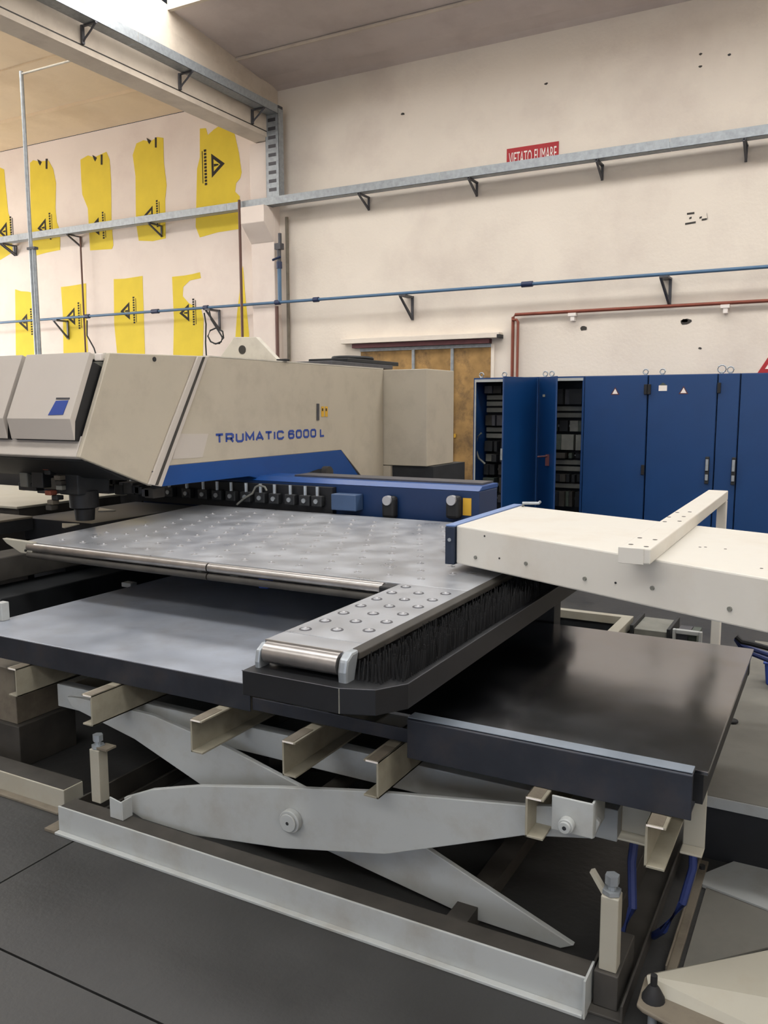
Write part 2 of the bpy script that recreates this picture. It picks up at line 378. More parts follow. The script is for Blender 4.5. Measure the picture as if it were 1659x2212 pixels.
skylight(RBX, XR, yS-1.7, yS-0.03)
edges = [yS-1.7, 5.2, 3.6, 0.01]
roof_strip('roof_panel', RBX, XR, 3.9, yS-1.75, 0.0, 'concrete')
skylight(RBX, XR, 0.1, 1.7)
roof_strip('roof_panel', RBX, XR, 1.75, 3.85, 0.0, 'concrete')
roof_strip('roof_panel', RBX, XR, -4.0, -0.01, 0.0, 'concrete')
skylight(RBX, XR, -5.8, -4.05)
roof_strip('roof_panel', RBX, XR, YF, -5.85, 0.0, 'concrete')
ya = yL2-2.4
skylight(XL, LBX, ya-2.6, ya-0.05)
roof_strip('roof_panel', XL, LBX, 0.01, ya-2.65, 0.0, 'concrete_tan')
roof_strip('roof_panel', XL, LBX, YF, -0.01, 0.0, 'concrete_tan')
n_w += 1
sw = box('window_%d' % n_w, (XL+0.002, XL+0.02, 2.0, 10.2, 1.6, 4.6), 'glass'); tag(sw, 'glowing side window panel added to brighten the far left wall', kind='structure')  # unseen glowing window, added to light the left bay wall
for k in range(6): box('window_frame', (XL+0.001, XL+0.06, 2.0+k*1.62, 2.06+k*1.62, 1.55, 4.65), 'galv', sw)

# doorway with sliding rail in the back wall
dx0, dx1 = ony(780, 760, W).x, ony(1062, 760, W).x; dz1 = ony(1000, 752, W).z
do = empty('door_1', ((dx0+dx1)/2, W, 0)); tag(do, 'doorway closed with stained yellow brown panels under a maroon rail', kind='structure')
pxs = [(780, 892), (897, 976), (981, 1061)]
for a, b in pxs:
    xa, xb_ = ony(a, 760, W).x, ony(b, 760, W).x
    box('door_panel', (xa, xb_, W-0.012, W-0.001, 0, dz1), 'osb', do)
for a in (894.5, 978.5):
    xm = ony(a, 760, W).x; box('door_post', (xm-0.022, xm+0.022, W-0.035, W-0.001, 0, dz1), 'galv', do, 0.004)
box('door_post', (dx1, dx1+0.05, W-0.03, W-0.001, 0, dz1+0.04), 'wall', do, 0.004)
box('door_header', (dx0, dx1, W-0.03, W-0.001, dz1, dz1+0.045), 'galv', do)
xa, xb_ = ony(738, 740, W-0.1).x, ony(1080, 724, W-0.1).x
zt = ony(1080, 717, W-0.12).z; zb2 = ony(1078, 729, W-0.12).z
box('rail_cover', (xa, xb_, W-0.14, W-0.001, zb2, zt), 'wall', do, 0.006)
box('rail_end_cap', (xb_-0.03, xb_+0.012, W-0.145, W-0.005, zb2-0.005, zt-0.03), 'dark', do)
box('rail', (dx0-0.1, dx1, W-0.10, W-0.001, dz1+0.05, zb2-0.005), 'maroon', do)
box('latch', (ony(982,941,W).x-0.0, ony(982,941,W).x+0.03, W-0.03, W-0.012, ony(982,945,W).z, ony(982,937,W).z), 'labelyellow', do)

# ================================================================ WALL SERVICES
def bracket(name, x, z, depth, m_, par, drop=0.17, y=W, curved=False):
    mb = MB()
    mb.box(x-0.015, x+0.015, y-0.02, y-0.008, z-drop, z)
    mb.box(x-0.02, x+0.02, y-depth, y-0.008, z-0.018, z)
    mb.hexa([(x-0.012,y-depth,z-0.03),(x+0.012,y-depth,z-0.03),(x+0.012,y-depth,z-0.005),(x-0.012,y-depth,z-0.005)],
            [(x-0.012,y-0.01,z-drop),(x+0.012,y-0.01,z-drop),(x+0.012,y-0.01,z-drop+0.03),(x-0.012,y-0.01,z-drop+0.03)])
    return obj(name, mb, m_, par)
def utray_x(name, x0, x1, y0, y1, z0, z1, par, t=0.004):
    return obj(name, MB().box(x0,x1,y0,y1,z0,z0+t).box(x0,x1,y0,y0+t,z0,z1).box(x0,x1,y1-t,y1,z0,z1), 'galv', par)
TY = W-0.31
tz1 = (ony(830, 390, TY).z + ony(1400, 305, TY).z)/2; tz0 = tz1-0.115
tr = empty('cable_tray', (-5, W, tz0)); tag(tr, 'long galvanised cable tray running across the whole back wall', 'cable tray')
cut = [XL+0.3, -16.5, -13.5, -10.6, CXL-0.35, -5.0, -2.0, 1.0, 4.0, XR-0.2]
for i in range(len(cut)-1):
    utray_x('tray_section', cut[i]+0.003, cut[i+1]-0.003, TY, W-0.17, tz0, tz1, tr)
for (x, y) in ((790,418),(1025,382),(1298,342),(1612,296),(165,500),(340,478),(25,520)):
    bx_ = ony(x, y, W-0.1).x; bracket('bracket', bx_, tz0-0.001, 0.31, 'galv_dark', tr, 0.19)
for k in (-14.0, 1.2, 3.4): bracket('bracket', k, tz0-0.001, 0.31, 'galv_dark', tr, 0.19)
zft = min(zft, tz0-0.004)
tag(obj('trim_1', MB().prism([(CXL, W-0.162, zft), (CXL, yfc, zft), (CXL, yfc, zfb), (CXL, W-0.162, zcb)], (CXR-CXL, 0, 0)), 'wall_left', None, 0.008), 'concrete corbel with slanted underside on the wall column', kind='structure')
# tray along the beam
BT = empty('cable_tray', (-7.7, 5, 5.98)); tag(BT, 'galvanised cable tray carried on brackets along the concrete roof beam', 'cable tray')
bx0, bx1 = -7.80, -7.62
tz_b = onx(100, 0, -7.7).z
for (a, b) in ((YF+0.5,-4),(-4,0),(0,4),(4,7.9),(7.9,W-0.34)):
    obj('tray_section', MB().box(bx0,bx1,a+0.003,b-0.003,tz_b,tz_b+0.004).box(bx1-0.004,bx1,a+0.003,b-0.003,tz_b,tz_b+0.12).box(bx0,bx0+0.004,a+0.003,b-0.003,tz_b,tz_b+0.12), 'galv', BT)
for (x, y) in ((190,50),(400,160),(556,232)):
    p = onx(x, y, -7.75); mb = MB()
    mb.box(-7.855, -7.83, p.y-0.02, p.y+0.02, tz_b-0.20, tz_b)
    mb.box(-7.855, bx1, p.y-0.015, p.y+0.015, tz_b-0.018, tz_b)
    mb.tube([(-7.842,p.y,tz_b-0.18),(-7.80,p.y,tz_b-0.14),(-7.72,p.y,tz_b-0.085),(-7.63,p.y,tz_b-0.012)], 0.012, 6)
    obj('bracket', mb, 'galv_dark', BT)
for q in (5.0, 3.0):
    mb = MB().box(-7.855, -7.83, q-0.02, q+0.02, tz_b-0.20, tz_b).box(-7.855, bx1, q-0.015, q+0.015, tz_b-0.018, tz_b); obj('bracket', mb, 'galv_dark', BT)
# vertical tray dropping down the column
VT = empty('cable_tray', (-7.75, W-0.25, tz1)); tag(VT, 'short vertical galvanised cable tray dropping down the column corner', 'cable tray')
vx0, vx1 = ony(576, 350, W-0.28).x, ony(604, 350, W-0.28).x
obj('tray_section', MB().box(vx0, vx1, W-0.30, W-0.296, tz1+0.002, tz_b+0.10).box(vx0, vx0+0.004, W-0.30, W-0.17, tz1+0.002, tz_b+0.10).box(vx1-0.004, vx1, W-0.30, W-0.17, tz1+0.002, tz_b+0.10), 'galv', VT)
for k in range(9): z = tz1+0.08+k*0.125; box('slot', (vx0+0.05, vx1-0.05, W-0.302, W-0.2995, z, z+0.05), 'galv_dark', VT)
obj('tray_elbow', MB().hexa([(vx0,W-0.31,tz_b+0.102),(vx1,W-0.31,tz_b+0.102),(vx1,W-0.29,tz_b+0.14),(vx0,W-0.29,tz_b+0.14)], [(vx0,W-0.18,tz_b+0.102),(vx1,W-0.18,tz_b+0.102),(vx1,W-0.18,tz_b+0.14),(vx0,W-0.18,tz_b+0.14)]), 'galv_dark', VT)

# blue compressed air pipe
PY = W-0.22
pz = (ony(830, 637, PY).z+ony(1500, 587, PY).z)/2
BP = empty('air_pipe', (-5, W, pz)); tag(BP, 'thin blue compressed air pipe on wall brackets above the cabinets', 'pipe')
obj('pipe', MB().cyl((XL+0.2, PY, pz), (XR-0.2, PY, pz), 0.022, 12), 'bluepipe', BP, smooth=True)
for x in (188, 335, 683, 1138, 600, 445):
    q = ony(x, 660, PY); L_ = 0.075 if x in (335, 1138) else 0.045
    obj('coupling', MB().cyl((q.x-L_, PY, pz), (q.x+L_, PY, pz), 0.038, 12), 'bluepart', BP, smooth=True)
for x in (868, 1428, 118, 448):
    q = ony(x, 640, PY); mb = MB()
    mb.box(q.x+0.05, q.x+0.085, W-0.03, W-0.008, pz-0.36, pz-0.02); mb.box(q.x-0.02, q.x+0.085, PY-0.06, W-0.008, pz-0.045, pz-0.022)
    mb.hexa([(q.x-0.02,PY-0.05,pz-0.05),(q.x+0.01,PY-0.05,pz-0.05),(q.x+0.01,PY-0.05,pz-0.03),(q.x-0.02,PY-0.05,pz-0.03)],
            [(q.x+0.05,W-0.02,pz-0.36),(q.x+0.08,W-0.02,pz-0.36),(q.x+0.08,W-0.02,pz-0.32),(q.x+0.05,W-0.02,pz-0.32)])
    obj('bracket', mb, 'galv_dark', BP)
dx = ony(604, 620, PY).x
obj('drop_pipe', MB().cyl((dx, PY, pz), (dx, PY, ony(604, 580, PY).z), 0.03, 12), 'bluepipe', BP, smooth=True)
vz = ony(604, 580, PY).z
obj('valve', MB().cyl((dx, PY, vz), (dx, PY, vz+0.10), 0.045, 12).cyl((dx-0.10, PY-0.03, vz+0.13), (dx+0.05, PY-0.03, vz+0.17), 0.018, 8), 'bluepart', BP, smooth=True)
obj('filter_unit', MB().cyl((dx, PY, vz+0.10), (dx, PY, vz+0.28), 0.034, 10).box(dx-0.05, dx+0.06, PY-0.05, PY+0.05, vz+0.28, vz+0.37).cyl((dx+0.02, PY, vz+0.37), (dx+0.02, PY, vz+0.52), 0.028, 8), 'galv_dark', BP)

# copper pipe
CY = W-0.06
cz_ = (ony(1109, 679, CY).z+ony(1600, 654, CY).z)/2
xq, xq2 = ony(1108, 700, CY).x, ony(1120, 700, CY).x
CP = empty('copper_pipe', (xq, W, 0)); tag(CP, 'brown copper pipe running above the cabinets and dropping behind them', 'pipe')
obj('pipe', MB().tube([(XR-0.3, CY, cz_), (xq+0.03, CY, cz_), (xq, CY, cz_-0.03), (xq, CY, 0.02)], 0.022, 10), 'copper', CP, smooth=True)
obj('pipe', MB().tube([(xq+0.0, CY-0.02, cz_-0.07), (xq2-0.02, CY-0.02, cz_-0.07), (xq2, CY-0.02, cz_-0.10), (xq2, CY-0.02, 0.02)], 0.018, 10), 'copper', CP, smooth=True)
for (x, y) in ((1237,678),(1567,660)):
    q = ony(x, y, CY); mb = MB().box(q.x-0.05, q.x+0.05, CY-0.04, W-0.001, cz_-0.06, cz_-0.02).box(q.x-0.02, q.x+0.03, CY-0.03, W-0.001, cz_-0.12, cz_-0.05)
    obj('pipe_clip', mb, 'white', CP)

# other thin pipes
def pipe(name, pts, r, m_, label, group=None):
    o = obj(name, MB().tube(pts, r, 8), m_, None, smooth=True); tag(o, label, 'pipe', group); return o
q0, q1 = ony(168, 505, W-0.2), ony(178, 755, W-0.2)
pipe('conduit', [(q0.x, W-0.15, tz0-0.03), (q0.x, W-0.15, 0.01)], 0.016, 'brownpipe', 'thin brown conduit dropping from the wall tray past the yellow patches')
q0 = ony(517, 450, W-0.36)
pipe('conduit', [(q0.x, W-0.36, ony(517,432,W-0.36).z), (q0.x, W-0.36, 0.01)], 0.022, 'brownpipe', 'brown conduit dropping beside the concrete corbel of the column')
q0 = ony(607, 700, W-0.12)
pipe('conduit', [(q0.x-0.03, W-0.185, pz-0.05), (q0.x-0.03, W-0.185, 0.01)], 0.03, 'brownpipe', 'brown riser pipe running down the face of the wall column')
pipe('conduit', [(q0.x+0.10, W-0.06, ony(612,470,W-0.06).z), (q0.x+0.10, W-0.06, 0.01)], 0.026, 'cream_dirty_shade', 'grey beige riser pipe in the corner beside the wall column')
# steel drop conduit hung from the roof beam in front of the wall
pb = onx(205, 117, -7.84); yk = pb.y
ptop = ony(46, 160, yk)
c_ = empty('drop_conduit', (ptop.x, yk, 0)); tag(c_, 'steel drop conduit hanging from the roof beam down to the machine', 'conduit')
obj('conduit_arm', MB().tube([(-7.87, yk, pb.z), (ptop.x, yk, ptop.z)], 0.013, 8), 'beige_light', c_, smooth=True)
obj('conduit_pipe', MB().cyl((ptop.x, yk, ptop.z+0.03), (ptop.x, yk, 0.0), 0.024, 10), 'galv', c_, smooth=True)
obj('conduit_pipe', MB().cyl((ptop.x+0.055, yk, ony(67, 535, yk).z), (ptop.x+0.055, yk, 0.0), 0.026, 10), 'galv', c_, smooth=True)
zc = ony(66, 540, yk).z
obj('clamp', MB().box(ptop.x-0.04, ptop.x+0.10, yk-0.03, yk+0.03, zc, zc+0.03), 'galv_dark', c_)
# air hose with coil hanging from the blue pipe, and a bent cable further left
def wy(x, y, Y): return ony(x, y, Y)
hp = [(452,672),(456,690),(470,712),(480,728),(478,738),(466,743),(455,738),(449,726),(454,714),(468,708),(481,716),(483,730),(474,742),(462,742)]
o = obj('air_hose', MB().tube([wy(x, y, W-0.25) for x, y in hp], 0.013, 6), 'dark', None, smooth=True); tag(o, 'dark coiled air hose hanging from the blue wall pipe', 'hose')
hp = [(441,676),(445,700),(444,740),(447,790)]
o = obj('air_hose', MB().tube([wy(x, y, W-0.27) for x, y in hp], 0.012, 6), 'dark', None, smooth=True); tag(o, 'dark straight air hose dropping from the pipe beside the coil', 'hose')
hp = [(188,692),(188,725),(203,752),(215,790)]
o = obj('air_hose', MB().tube([wy(x, y, W-0.27) for x, y in hp], 0.013, 6), 'dark', None, smooth=True); tag(o, 'dark bent cable dropping from the blue pipe behind the white grey cover', 'hose')

# no smoking sign partly behind the tray
s0, s1 = ony(1095, 322, W-0.01), ony(1207, 305, W-0.01)
zs1 = (s0.z+s1.z)/2; zs0 = zs1-0.30
sg = empty('no_smoking_sign', ((s0.x+s1.x)/2, W, zs0)); tag(sg, 'red VIETATO FUMARE sign on the wall half hidden by the tray', 'sign')
box('sign_board', (s0.x, s1.x, W-0.012, W-0.001, zs0, zs1), 'red', sg)
wS = s1.x-s0.x
text('lettering', 'VIETATO', 'white', sg, (s0.x+0.03, W-0.012, zs1-0.215), (1,0,0), (0,0,1), 0.16, wS*0.45)
text('lettering', 'FUMARE', 'white', sg, (s0.x+0.03+wS*0.50, W-0.012, zs1-0.215), (1,0,0), (0,0,1), 0.16, wS*0.42)
# red triangle sign at the right end above the cabinets
q = ony(1668, 805, W-0.012)
tr_ = empty('warning_sign', (q.x, W, q.z)); tag(tr_, 'red bordered triangular warning sign on the wall above the cabinets', 'sign')
obj('sign_board', MB().prism([(q.x-0.16, W-0.001, q.z), (q.x+0.26, W-0.001, q.z), (q.x+0.05, W-0.001, q.z+0.36)], (0,-0.01,0)), 'red', tr_)
obj('sign_field', MB().prism([(q.x-0.08, W-0.011, q.z+0.045), (q.x+0.18, W-0.011, q.z+0.045), (q.x+0.05, W-0.011, q.z+0.27)], (0,-0.003,0)), 'white', tr_)

# ================================================================ ELECTRICAL CABINETS
CF, CB, CT = 10.45, 10.95, 1.985
def cx(px): return ony(px, 812, CF).x
def eyebolt(par, x, y=CF+0.12, r=0.03):
    mb = MB().tube([(x+r*math.cos(a*math.pi/5), y, CT+0.012+r+r*math.sin(a*math.pi/5)) for a in range(10)], 0.009, 6, closed=True)
    mb.cyl((x, y, CT-0.002), (x, y, CT+0.02), 0.02, 8)
    return obj('eyebolt', mb, 'galv', par, smooth=True)
def handle(par, x, z):
    h = box('handle', (x-0.022, x+0.022, CF-0.03, CF, z-0.16, z+0.16), 'dark', par, 0.006)
    box('lever', (x-0.016, x+0.016, CF-0.045, CF-0.03, z-0.005, z+0.13), 'galv', h, 0.004)
    box('lock', (x-0.016, x+0.016, CF-0.04, CF-0.03, z-0.12, z-0.05), 'galv', h, 0.004)
    return h
def hinge(par, x, z): return box('hinge', (x-0.018, x+0.018, CF-0.03, CF+0.002, z-0.06, z+0.06), 'rubber', par, 0.004)
def warn(par, x, z, s=0.055):
    o = obj('warning_triangle', MB().prism([(x-s, CF, z-s*.8), (x+s, CF, z-s*.8), (x, CF, z+s*.9)], (0,-0.002,0)), 'maroon', par)
    obj('triangle_field', MB().prism([(x-s*.62, CF-0.002, z-s*.6), (x+s*.62, CF-0.002, z-s*.6), (x, CF-0.002, z+s*.55)], (0,-0.001,0)), 'white', o)
def closed_cab(x0, x1, label):
    t = empty('electrical_cabinet', ((x0+x1)/2, CF+0.25, 0)); tag(t, label, 'cabinet')
    box('body', (x0+0.003, x1-0.003, CF+0.022, CB, 0.10, CT), 'cab', t)
    box('plinth', (x0+0.01, x1-0.01, CF+0.05, CB-0.02, 0, 0.10), 'dark', t)
    d = box('door', (x0+0.007, x1-0.007, CF, CF+0.02, 0.12, CT-0.006), 'cab', t, 0.004)
    return t, d
def open_cab(x0, x1, label):
    t = empty('electrical_cabinet', ((x0+x1)/2, CF+0.25, 0)); tag(t, label, 'cabinet')
    mb = MB().box(x0+0.003, x0+0.03, CF+0.02, CB, 0.10, CT).box(x1-0.03, x1-0.003, CF+0.02, CB, 0.10, CT).box(x0+0.03, x1-0.03, CF+0.02, CB, CT-0.03, CT).box(x0+0.03, x1-0.03, CF+0.02, CB, 0.10, 0.14)
    obj('body', mb, 'cab', t)
    box('back_panel', (x0+0.03, x1-0.03, CB-0.04, CB-0.001, 0.14, CT-0.03), 'dark', t)
    obj('door_seal', MB().box(x0+0.02, x0+0.04, CF+0.008, CF+0.02, 0.12, CT-0.02).box(x0+0.04, x1-0.02, CF+0.008, CF+0.02, CT-0.055, CT-0.02), 'cream_white', t)
    box('plinth', (x0+0.01, x1-0.01, CF+0.05, CB-0.02, 0, 0.10), 'dark', t)
    return t
def fill(t, x0, x1, seed):
    rnd = random.Random(seed); z = 0.30
    while z < CT-0.16:
        h = rnd.choice((0.07, 0.10, 0.14, 0.20)); x = x0+0.05
        if rnd.random() < 0.4:
            box('cable_duct', (x0+0.05, x1-0.05, CB-0.13, CB-0.04, z, z+0.06), 'modgrey', t, 0.003); z += 0.085; continue
        box('mounting_rail', (x0+0.04, x1-0.04, CB-0.07, CB-0.04, z+h*0.4, z+h*0.6), 'galv', t)
        while x < x1-0.12:
            w = rnd.choice((0.05, 0.08, 0.12, 0.17)); w = min(w, x1-0.05-x)
            box('module', (x, x+w-0.008, CB-rnd.uniform(0.14, 0.24), CB-0.071, z, z+h), rnd.choice(('modgrey', 'green', 'dark', 'brownish', 'dark', 'galv_dark')), t, 0.003)
            x += w+rnd.choice((0, 0.03))
        z += h+0.04
xa, xh, xc = cx(1022), cx(1163), cx(1263)
A = open_cab(xa, xh, 'blue electrical cabinet standing open beside the stained doorway'); fill(A, xa, xh, 3)
eyebolt(A, cx(1033)); eyebolt(A, cx(1083))
obj('cable_loop', MB().tube([ony(x, y, CF+0.1) for x, y in ((1040,935),(1030,945),(1028,970),(1034,990),(1048,1002))], 0.014, 6), 'modgrey', A, smooth=True)
B = open_cab(xh, xc, 'narrow blue electrical cabinet with its door ajar between open and closed cabinets'); fill(B, xh, xc, 11)
eyebolt(B, cx(1172)); eyebolt(B, cx(1186))
def swung(par, hx, ang, wd, hand):
    dx_, dy_ = math.cos(ang), -math.sin(ang); nx, ny = dy_, -dx_
    if hand < 0: nx, ny = -nx, -ny
    a = Vector((hx, CF-0.005, 0.12)); b = a+Vector((dx_, dy_, 0))*wd; o_ = Vector((nx, ny, 0))*0.022
    d = obj('door', MB().prism([a, b, b+o_, a+o_], (0, 0, CT-0.13)), 'cab', par, 0.003)
    return d, a, b, o_
dA, a_, b_, o_ = swung(A, xh-0.012, math.radians(104), cx(1163)-cx(1022)-0.16, 1)
e_ = b_+o_; obj('lock', MB().box(e_.x-0.012, e_.x+0.012, e_.y-0.012, e_.y+0.012, 0.96, 1.10), 'galv', dA)
dB, a_, b_, o_ = swung(B, xh+0.014, math.radians(53), 0.62, -1)
m_ = a_.lerp(b_, 0.62)
obj('handle', MB().box(m_.x-0.015, m_.x+0.035, m_.y-0.05, m_.y-0.012, 0.88, 1.02).cyl((m_.x+0.01, m_.y-0.05, 1.0), (m_.x-0.11, m_.y-0.07, 0.99), 0.011, 6), 'maroon', dB)
spt = a_.lerp(b_, 0.35); obj('sticker', MB().box(spt.x-0.015, spt.x+0.015, spt.y-0.03, spt.y-0.012, 1.73, 1.76), 'modgrey', dB)
Cc, d = closed_cab(xc, cx(1400), 'plain blue cabinet with one small warning triangle and no handle')
warn(d, cx(1330), ony(1330, 845, CF).z)
hinge(Cc, cx(1400)-0.02, ony(1400, 841, CF).z); hinge(Cc, cx(1400)-0.02, ony(1396, 1015, CF).z)
eyebolt(Cc, cx(1394)-0.02)
Dc, d = closed_cab(cx(1401), cx(1551), 'blue cabinet with a white label beside its warning triangle')
warn(d, cx(1478), ony(1478, 843, CF).z)
zq = ony(1433, 838, CF).z; lb = box('label_plate', (cx(1424), cx(1442), CF-0.003, CF, zq-0.035, zq+0.03), 'white', d)
obj('label_print', MB().prism([(cx(1433)-0.045, CF-0.003, zq+0.03), (cx(1433)+0.045, CF-0.003, zq+0.03), (cx(1433), CF-0.003, zq+0.065)], (0,-0.001,0)), 'green', d)
hinge(Dc, cx(1404), ony(1404, 841, CF).z); handle(d, cx(1537)-0.0, ony(1537, 1016, CF).z); eyebolt(Dc, cx(1427))
Ec, d = closed_cab(cx(1551.5), cx(1600), 'slim blue cabinet unit beside the cabinet with the white label'); hinge(Ec, cx(1555), ony(1553, 838, CF).z); handle(d, cx(1595), ony(1597, 1018, CF).z)
eyebolt(Ec, cx(1556), r=0.045); eyebolt(Ec, cx(1575), r=0.035)
Fc, d = closed_cab(cx(1600.5), cx(1760), 'wide blue cabinet at the end of the row beside the slim unit')
zq = ony(1688, 1018, CF).z

# ================================================================ PUNCHING MACHINE
XM = -3.55
mc = empty('punching_machine', (-4.1, 5.2, 0)); tag(mc, 'large beige and blue TRUMATIC 6000 L sheet punching machine', 'machine')
def px_(lst, X=XM): return [onx(x, y, X) for x, y in lst]
ZT = onx(640, 783, XM).z                              # top of the side panel
BW = 1.05                                             # width of the C frame
sp = px_([(447,770),(828,797),(828,1090),(790,1040),(737,972),(364,1006)]); sp[0].z = ZT; sp[1].z = ZT
obj('side_panel', MB().prism(sp, (-0.03, 0, 0)), 'beige', mc, 0.004)
st = px_([(364,1006),(737,972),(780,1035),(560,1034),(539,1029),(350,1051)])
obj('blue_stripe', MB().prism(st, (-0.03, 0, 0)), 'blue', mc, 0.003)
q = px_([(640,1030),(688,1013),(712,1013),(718,1030)], XM+0.003); obj('stripe_slot', MB().prism(q, (0.004, 0, 0)), 'dark', mc)
q = onx(705, 1022, XM+0.02); obj('roller_end', MB().cyl((XM, q.y, q.z), (XM+0.05, q.y, q.z), 0.055, 14), 'brownish', mc, smooth=True)
yb0, yb1 = sp[0].y, sp[1].y
box('frame_body', (XM-BW, XM-0.031, yb0+0.05, yb1-0.02, 1.22, ZT-0.01), 'beige', mc)
box('frame_body', (XM-BW+0.05, XM-0.06, yb1-1.1, yb1-0.02, 0.0, 1.22), 'navy', mc)
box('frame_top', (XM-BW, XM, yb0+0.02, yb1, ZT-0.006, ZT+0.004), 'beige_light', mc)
# faded patch at the left of the lettering, small slot and orange labels
q = px_([(388,937),(450,937),(437,988),(372,992)], XM+0.001); obj('faded_patch', MB().prism(q, (0.001, 0, 0)), 'grey_cover', mc)
t0, t1 = onx(464, 959, XM), onx(701, 945, XM)
stroke_text('TRUMATIC 6000 L', 'letter', mc, t0, t1.y-t0.y, onx(464, 936, XM).z-t0.z-0.002)
q = px_([(684,872),(689,872),(689,908),(684,908)], XM+0.002); obj('slot', MB().prism(q, (0.004, 0, 0)), 'galv_dark', mc)
for (a, b) in ((694,699.5),(702,707.5)):
    q = px_([(a,878),(b,878),(b,900),(a,900)], XM+0.001); lab = obj('orange_label', MB().prism(q, (0.002, 0, 0)), 'labelyellow', mc)
    q = px_([(a+1.5,882),(b-1.5,882),(b-1.5,888),(a+1.5,888)], XM+0.003); obj('label_print', MB().prism(q, (0.001, 0, 0)), 'ink', lab)
# rear box
yr = yb1; xr = ony(922, 900, yr).x; yr2 = onx(980, 900, xr).y; zr0 = ony(922, 1008, yr).z; zr1 = ony(900, 797, yr).z
box('rear_box', (XM-0.4, xr, yr+0.003, yr2, zr0, zr1), 'beige', mc, 0.006)
box('rear_base', (XM-0.6, xr+0.05, yr+0.03, yr2+0.15, 0.0, zr0-0.002), 'dark', mc)
box('rear_foot', (XM-0.2, xr-0.35, yr+0.0, yr+0.03, 0.4, zr0-0.004), 'beige', mc)
# things on top: motor block and lifting lug
zl = ZT+0.004
box('fan_housing', (XM-0.55, XM-0.04, 5.72, 6.75, zl, zl+0.035), 'galv_dark', mc, 0.006)
box('fan_housing', (XM-0.45, XM-0.06, 6.0, 6.9, zl+0.0355, zl+0.07), 'dark', mc, 0.006)
obj('fan_ring', MB().tube([(XM-0.25+0.15*math.cos(a*math.pi/8), 6.4+0.22*math.sin(a*math.pi/8), zl+0.087) for a in range(16)], 0.016, 6, closed=True), 'dark', mc, smooth=True)
yl = 5.0
lug = [ony(x, y, yl) for x, y in ((466,772),(505,728),(553,728),(602,775))]
lug[0].z = lug[3].z = zl
lo = obj('lifting_lug', MB().prism(lug, (0, 0.05, 0)), 'beige_light', mc, 0.004)
cq = (lug[0]+lug[3]+lug[1]+lug[2])/4
obj('lug_hole', MB().cyl((cq.x-0.03, yl-0.006, cq.z), (cq.x-0.03, yl+0.001, cq.z), 0.032, 14), 'brownish', lo)
box('top_pad', (lug[3].x-0.02, lug[3].x+0.06, yl, yl+0.05, zl, zl+0.015), 'dark', mc)
# head: cheek panel, front covers, lip
ch = px_([(237,762),(440,769),(328,1050),(172,988)], XM+0.02)
ck = obj('head_panel', MB().prism(ch, (-0.03, 0, 0)), 'beige', mc, 0.005)
q = onx(333, 776, XM+0.02); obj('plug', MB().cyl((XM+0.018, q.y, q.z), (XM+0.024, q.y, q.z), 0.014, 12), 'dark', ck)
for (x, y) in ((415,800),(330,1020)):
    q = onx(x, y, XM+0.02); obj('stud', MB().cyl((XM+0.018, q.y, q.z), (XM+0.03, q.y, q.z), 0.009, 8), 'galv_dark', ck)
q = px_([(424,770),(447,770),(346,1051),(318,1046)], XM+0.021); es = obj('edge_strip', MB().prism(q, (0.014, 0, 0)), 'grey_cover', mc, 0.003)
q = px_([(438,771),(443,771),(341,1048),(335,1048)], XM+0.036); obj('strip_groove', MB().prism(q, (0.003, 0, 0)), 'brownish', es)
E0, E1 = ch[0], ch[3]
NP = Vector((1,0,0)).cross(E1-E0).normalized()          # points back into the head
if NP.y < 0: NP = -NP
def onf(x, y, off=0.0): return onp(x, y, E0-NP*off, NP)
XHL = XM-1.15
def slide(p, X): return Vector((X, p.y, p.z))
# dark recess wall behind the covers, and the lower lip
E0b = E0.lerp(E1, 0.0); lipT = E0.lerp(E1, 0.80)
obj('head_recess', MB().prism([slide(E0, XM-0.012)+NP*0.08, slide(E1, XM-0.012)+NP*0.08, slide(E1, XHL)+NP*0.08, slide(E0, XHL)+NP*0.08], NP*0.3), 'black', mc)
obj('head_lip', MB().prism([slide(lipT, XM-0.011), slide(E1, XM-0.011), slide(E1, XHL), slide(lipT, XHL)], NP*0.079), 'grey_cover', mc, 0.006)
topb = slide(E0, XM-0.011)
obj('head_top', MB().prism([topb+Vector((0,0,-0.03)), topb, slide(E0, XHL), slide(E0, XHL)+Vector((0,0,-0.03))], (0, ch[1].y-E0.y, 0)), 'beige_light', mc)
def tpar(x, y, off):                                    # how far down the front plane a pixel lies
    p = onf(x, y, off)+NP*off; return (p-E0).dot(E1-E0)/(E1-E0).length_squared
T0 = 0.10*abs(NP.z)/abs((E1-E0).z)
kn = onf(156, 905, 0.10); TK = tpar(156, 905, 0.10); TC = TK+0.155
def cover(x_tr, wdt):
    a = slide(E0.lerp(E1, T0), x_tr)-NP*0.10; b = slide(E0.lerp(E1, TK), x_tr)-NP*0.10
    c2 = slide(E0.lerp(E1, TC), x_tr)-NP*0.035; b3 = slide(E0.lerp(E1, TC), x_tr)-NP*0.03
    a2 = slide(E0.lerp(E1, T0), x_tr)-NP*0.065; b2 = slide(E0.lerp(E1, TK), x_tr)-NP*0.062
    o = obj('head_cover', MB().prism([a, b, c2, b3, b2, a2], (-wdt, 0, 0)), 'grey_cover', mc, 0.004)
    k = 0.004
    obj('cover_gap_shade', MB().prism([slide(E0.lerp(E1, T0+0.06), x_tr-k)-NP*0.064, slide(E0.lerp(E1, TK), x_tr-k)-NP*0.061, slide(E0.lerp(E1, TC-0.01), x_tr-k)-NP*0.03, slide(E0.lerp(E1, TC-0.01), x_tr-k)+NP*0.07, slide(E0.lerp(E1, T0+0.06), x_tr-k)+NP*0.07], (-wdt+2*k, 0, 0)), 'black', mc)  # black fill painted in for the shaded gap behind the cover
    return o
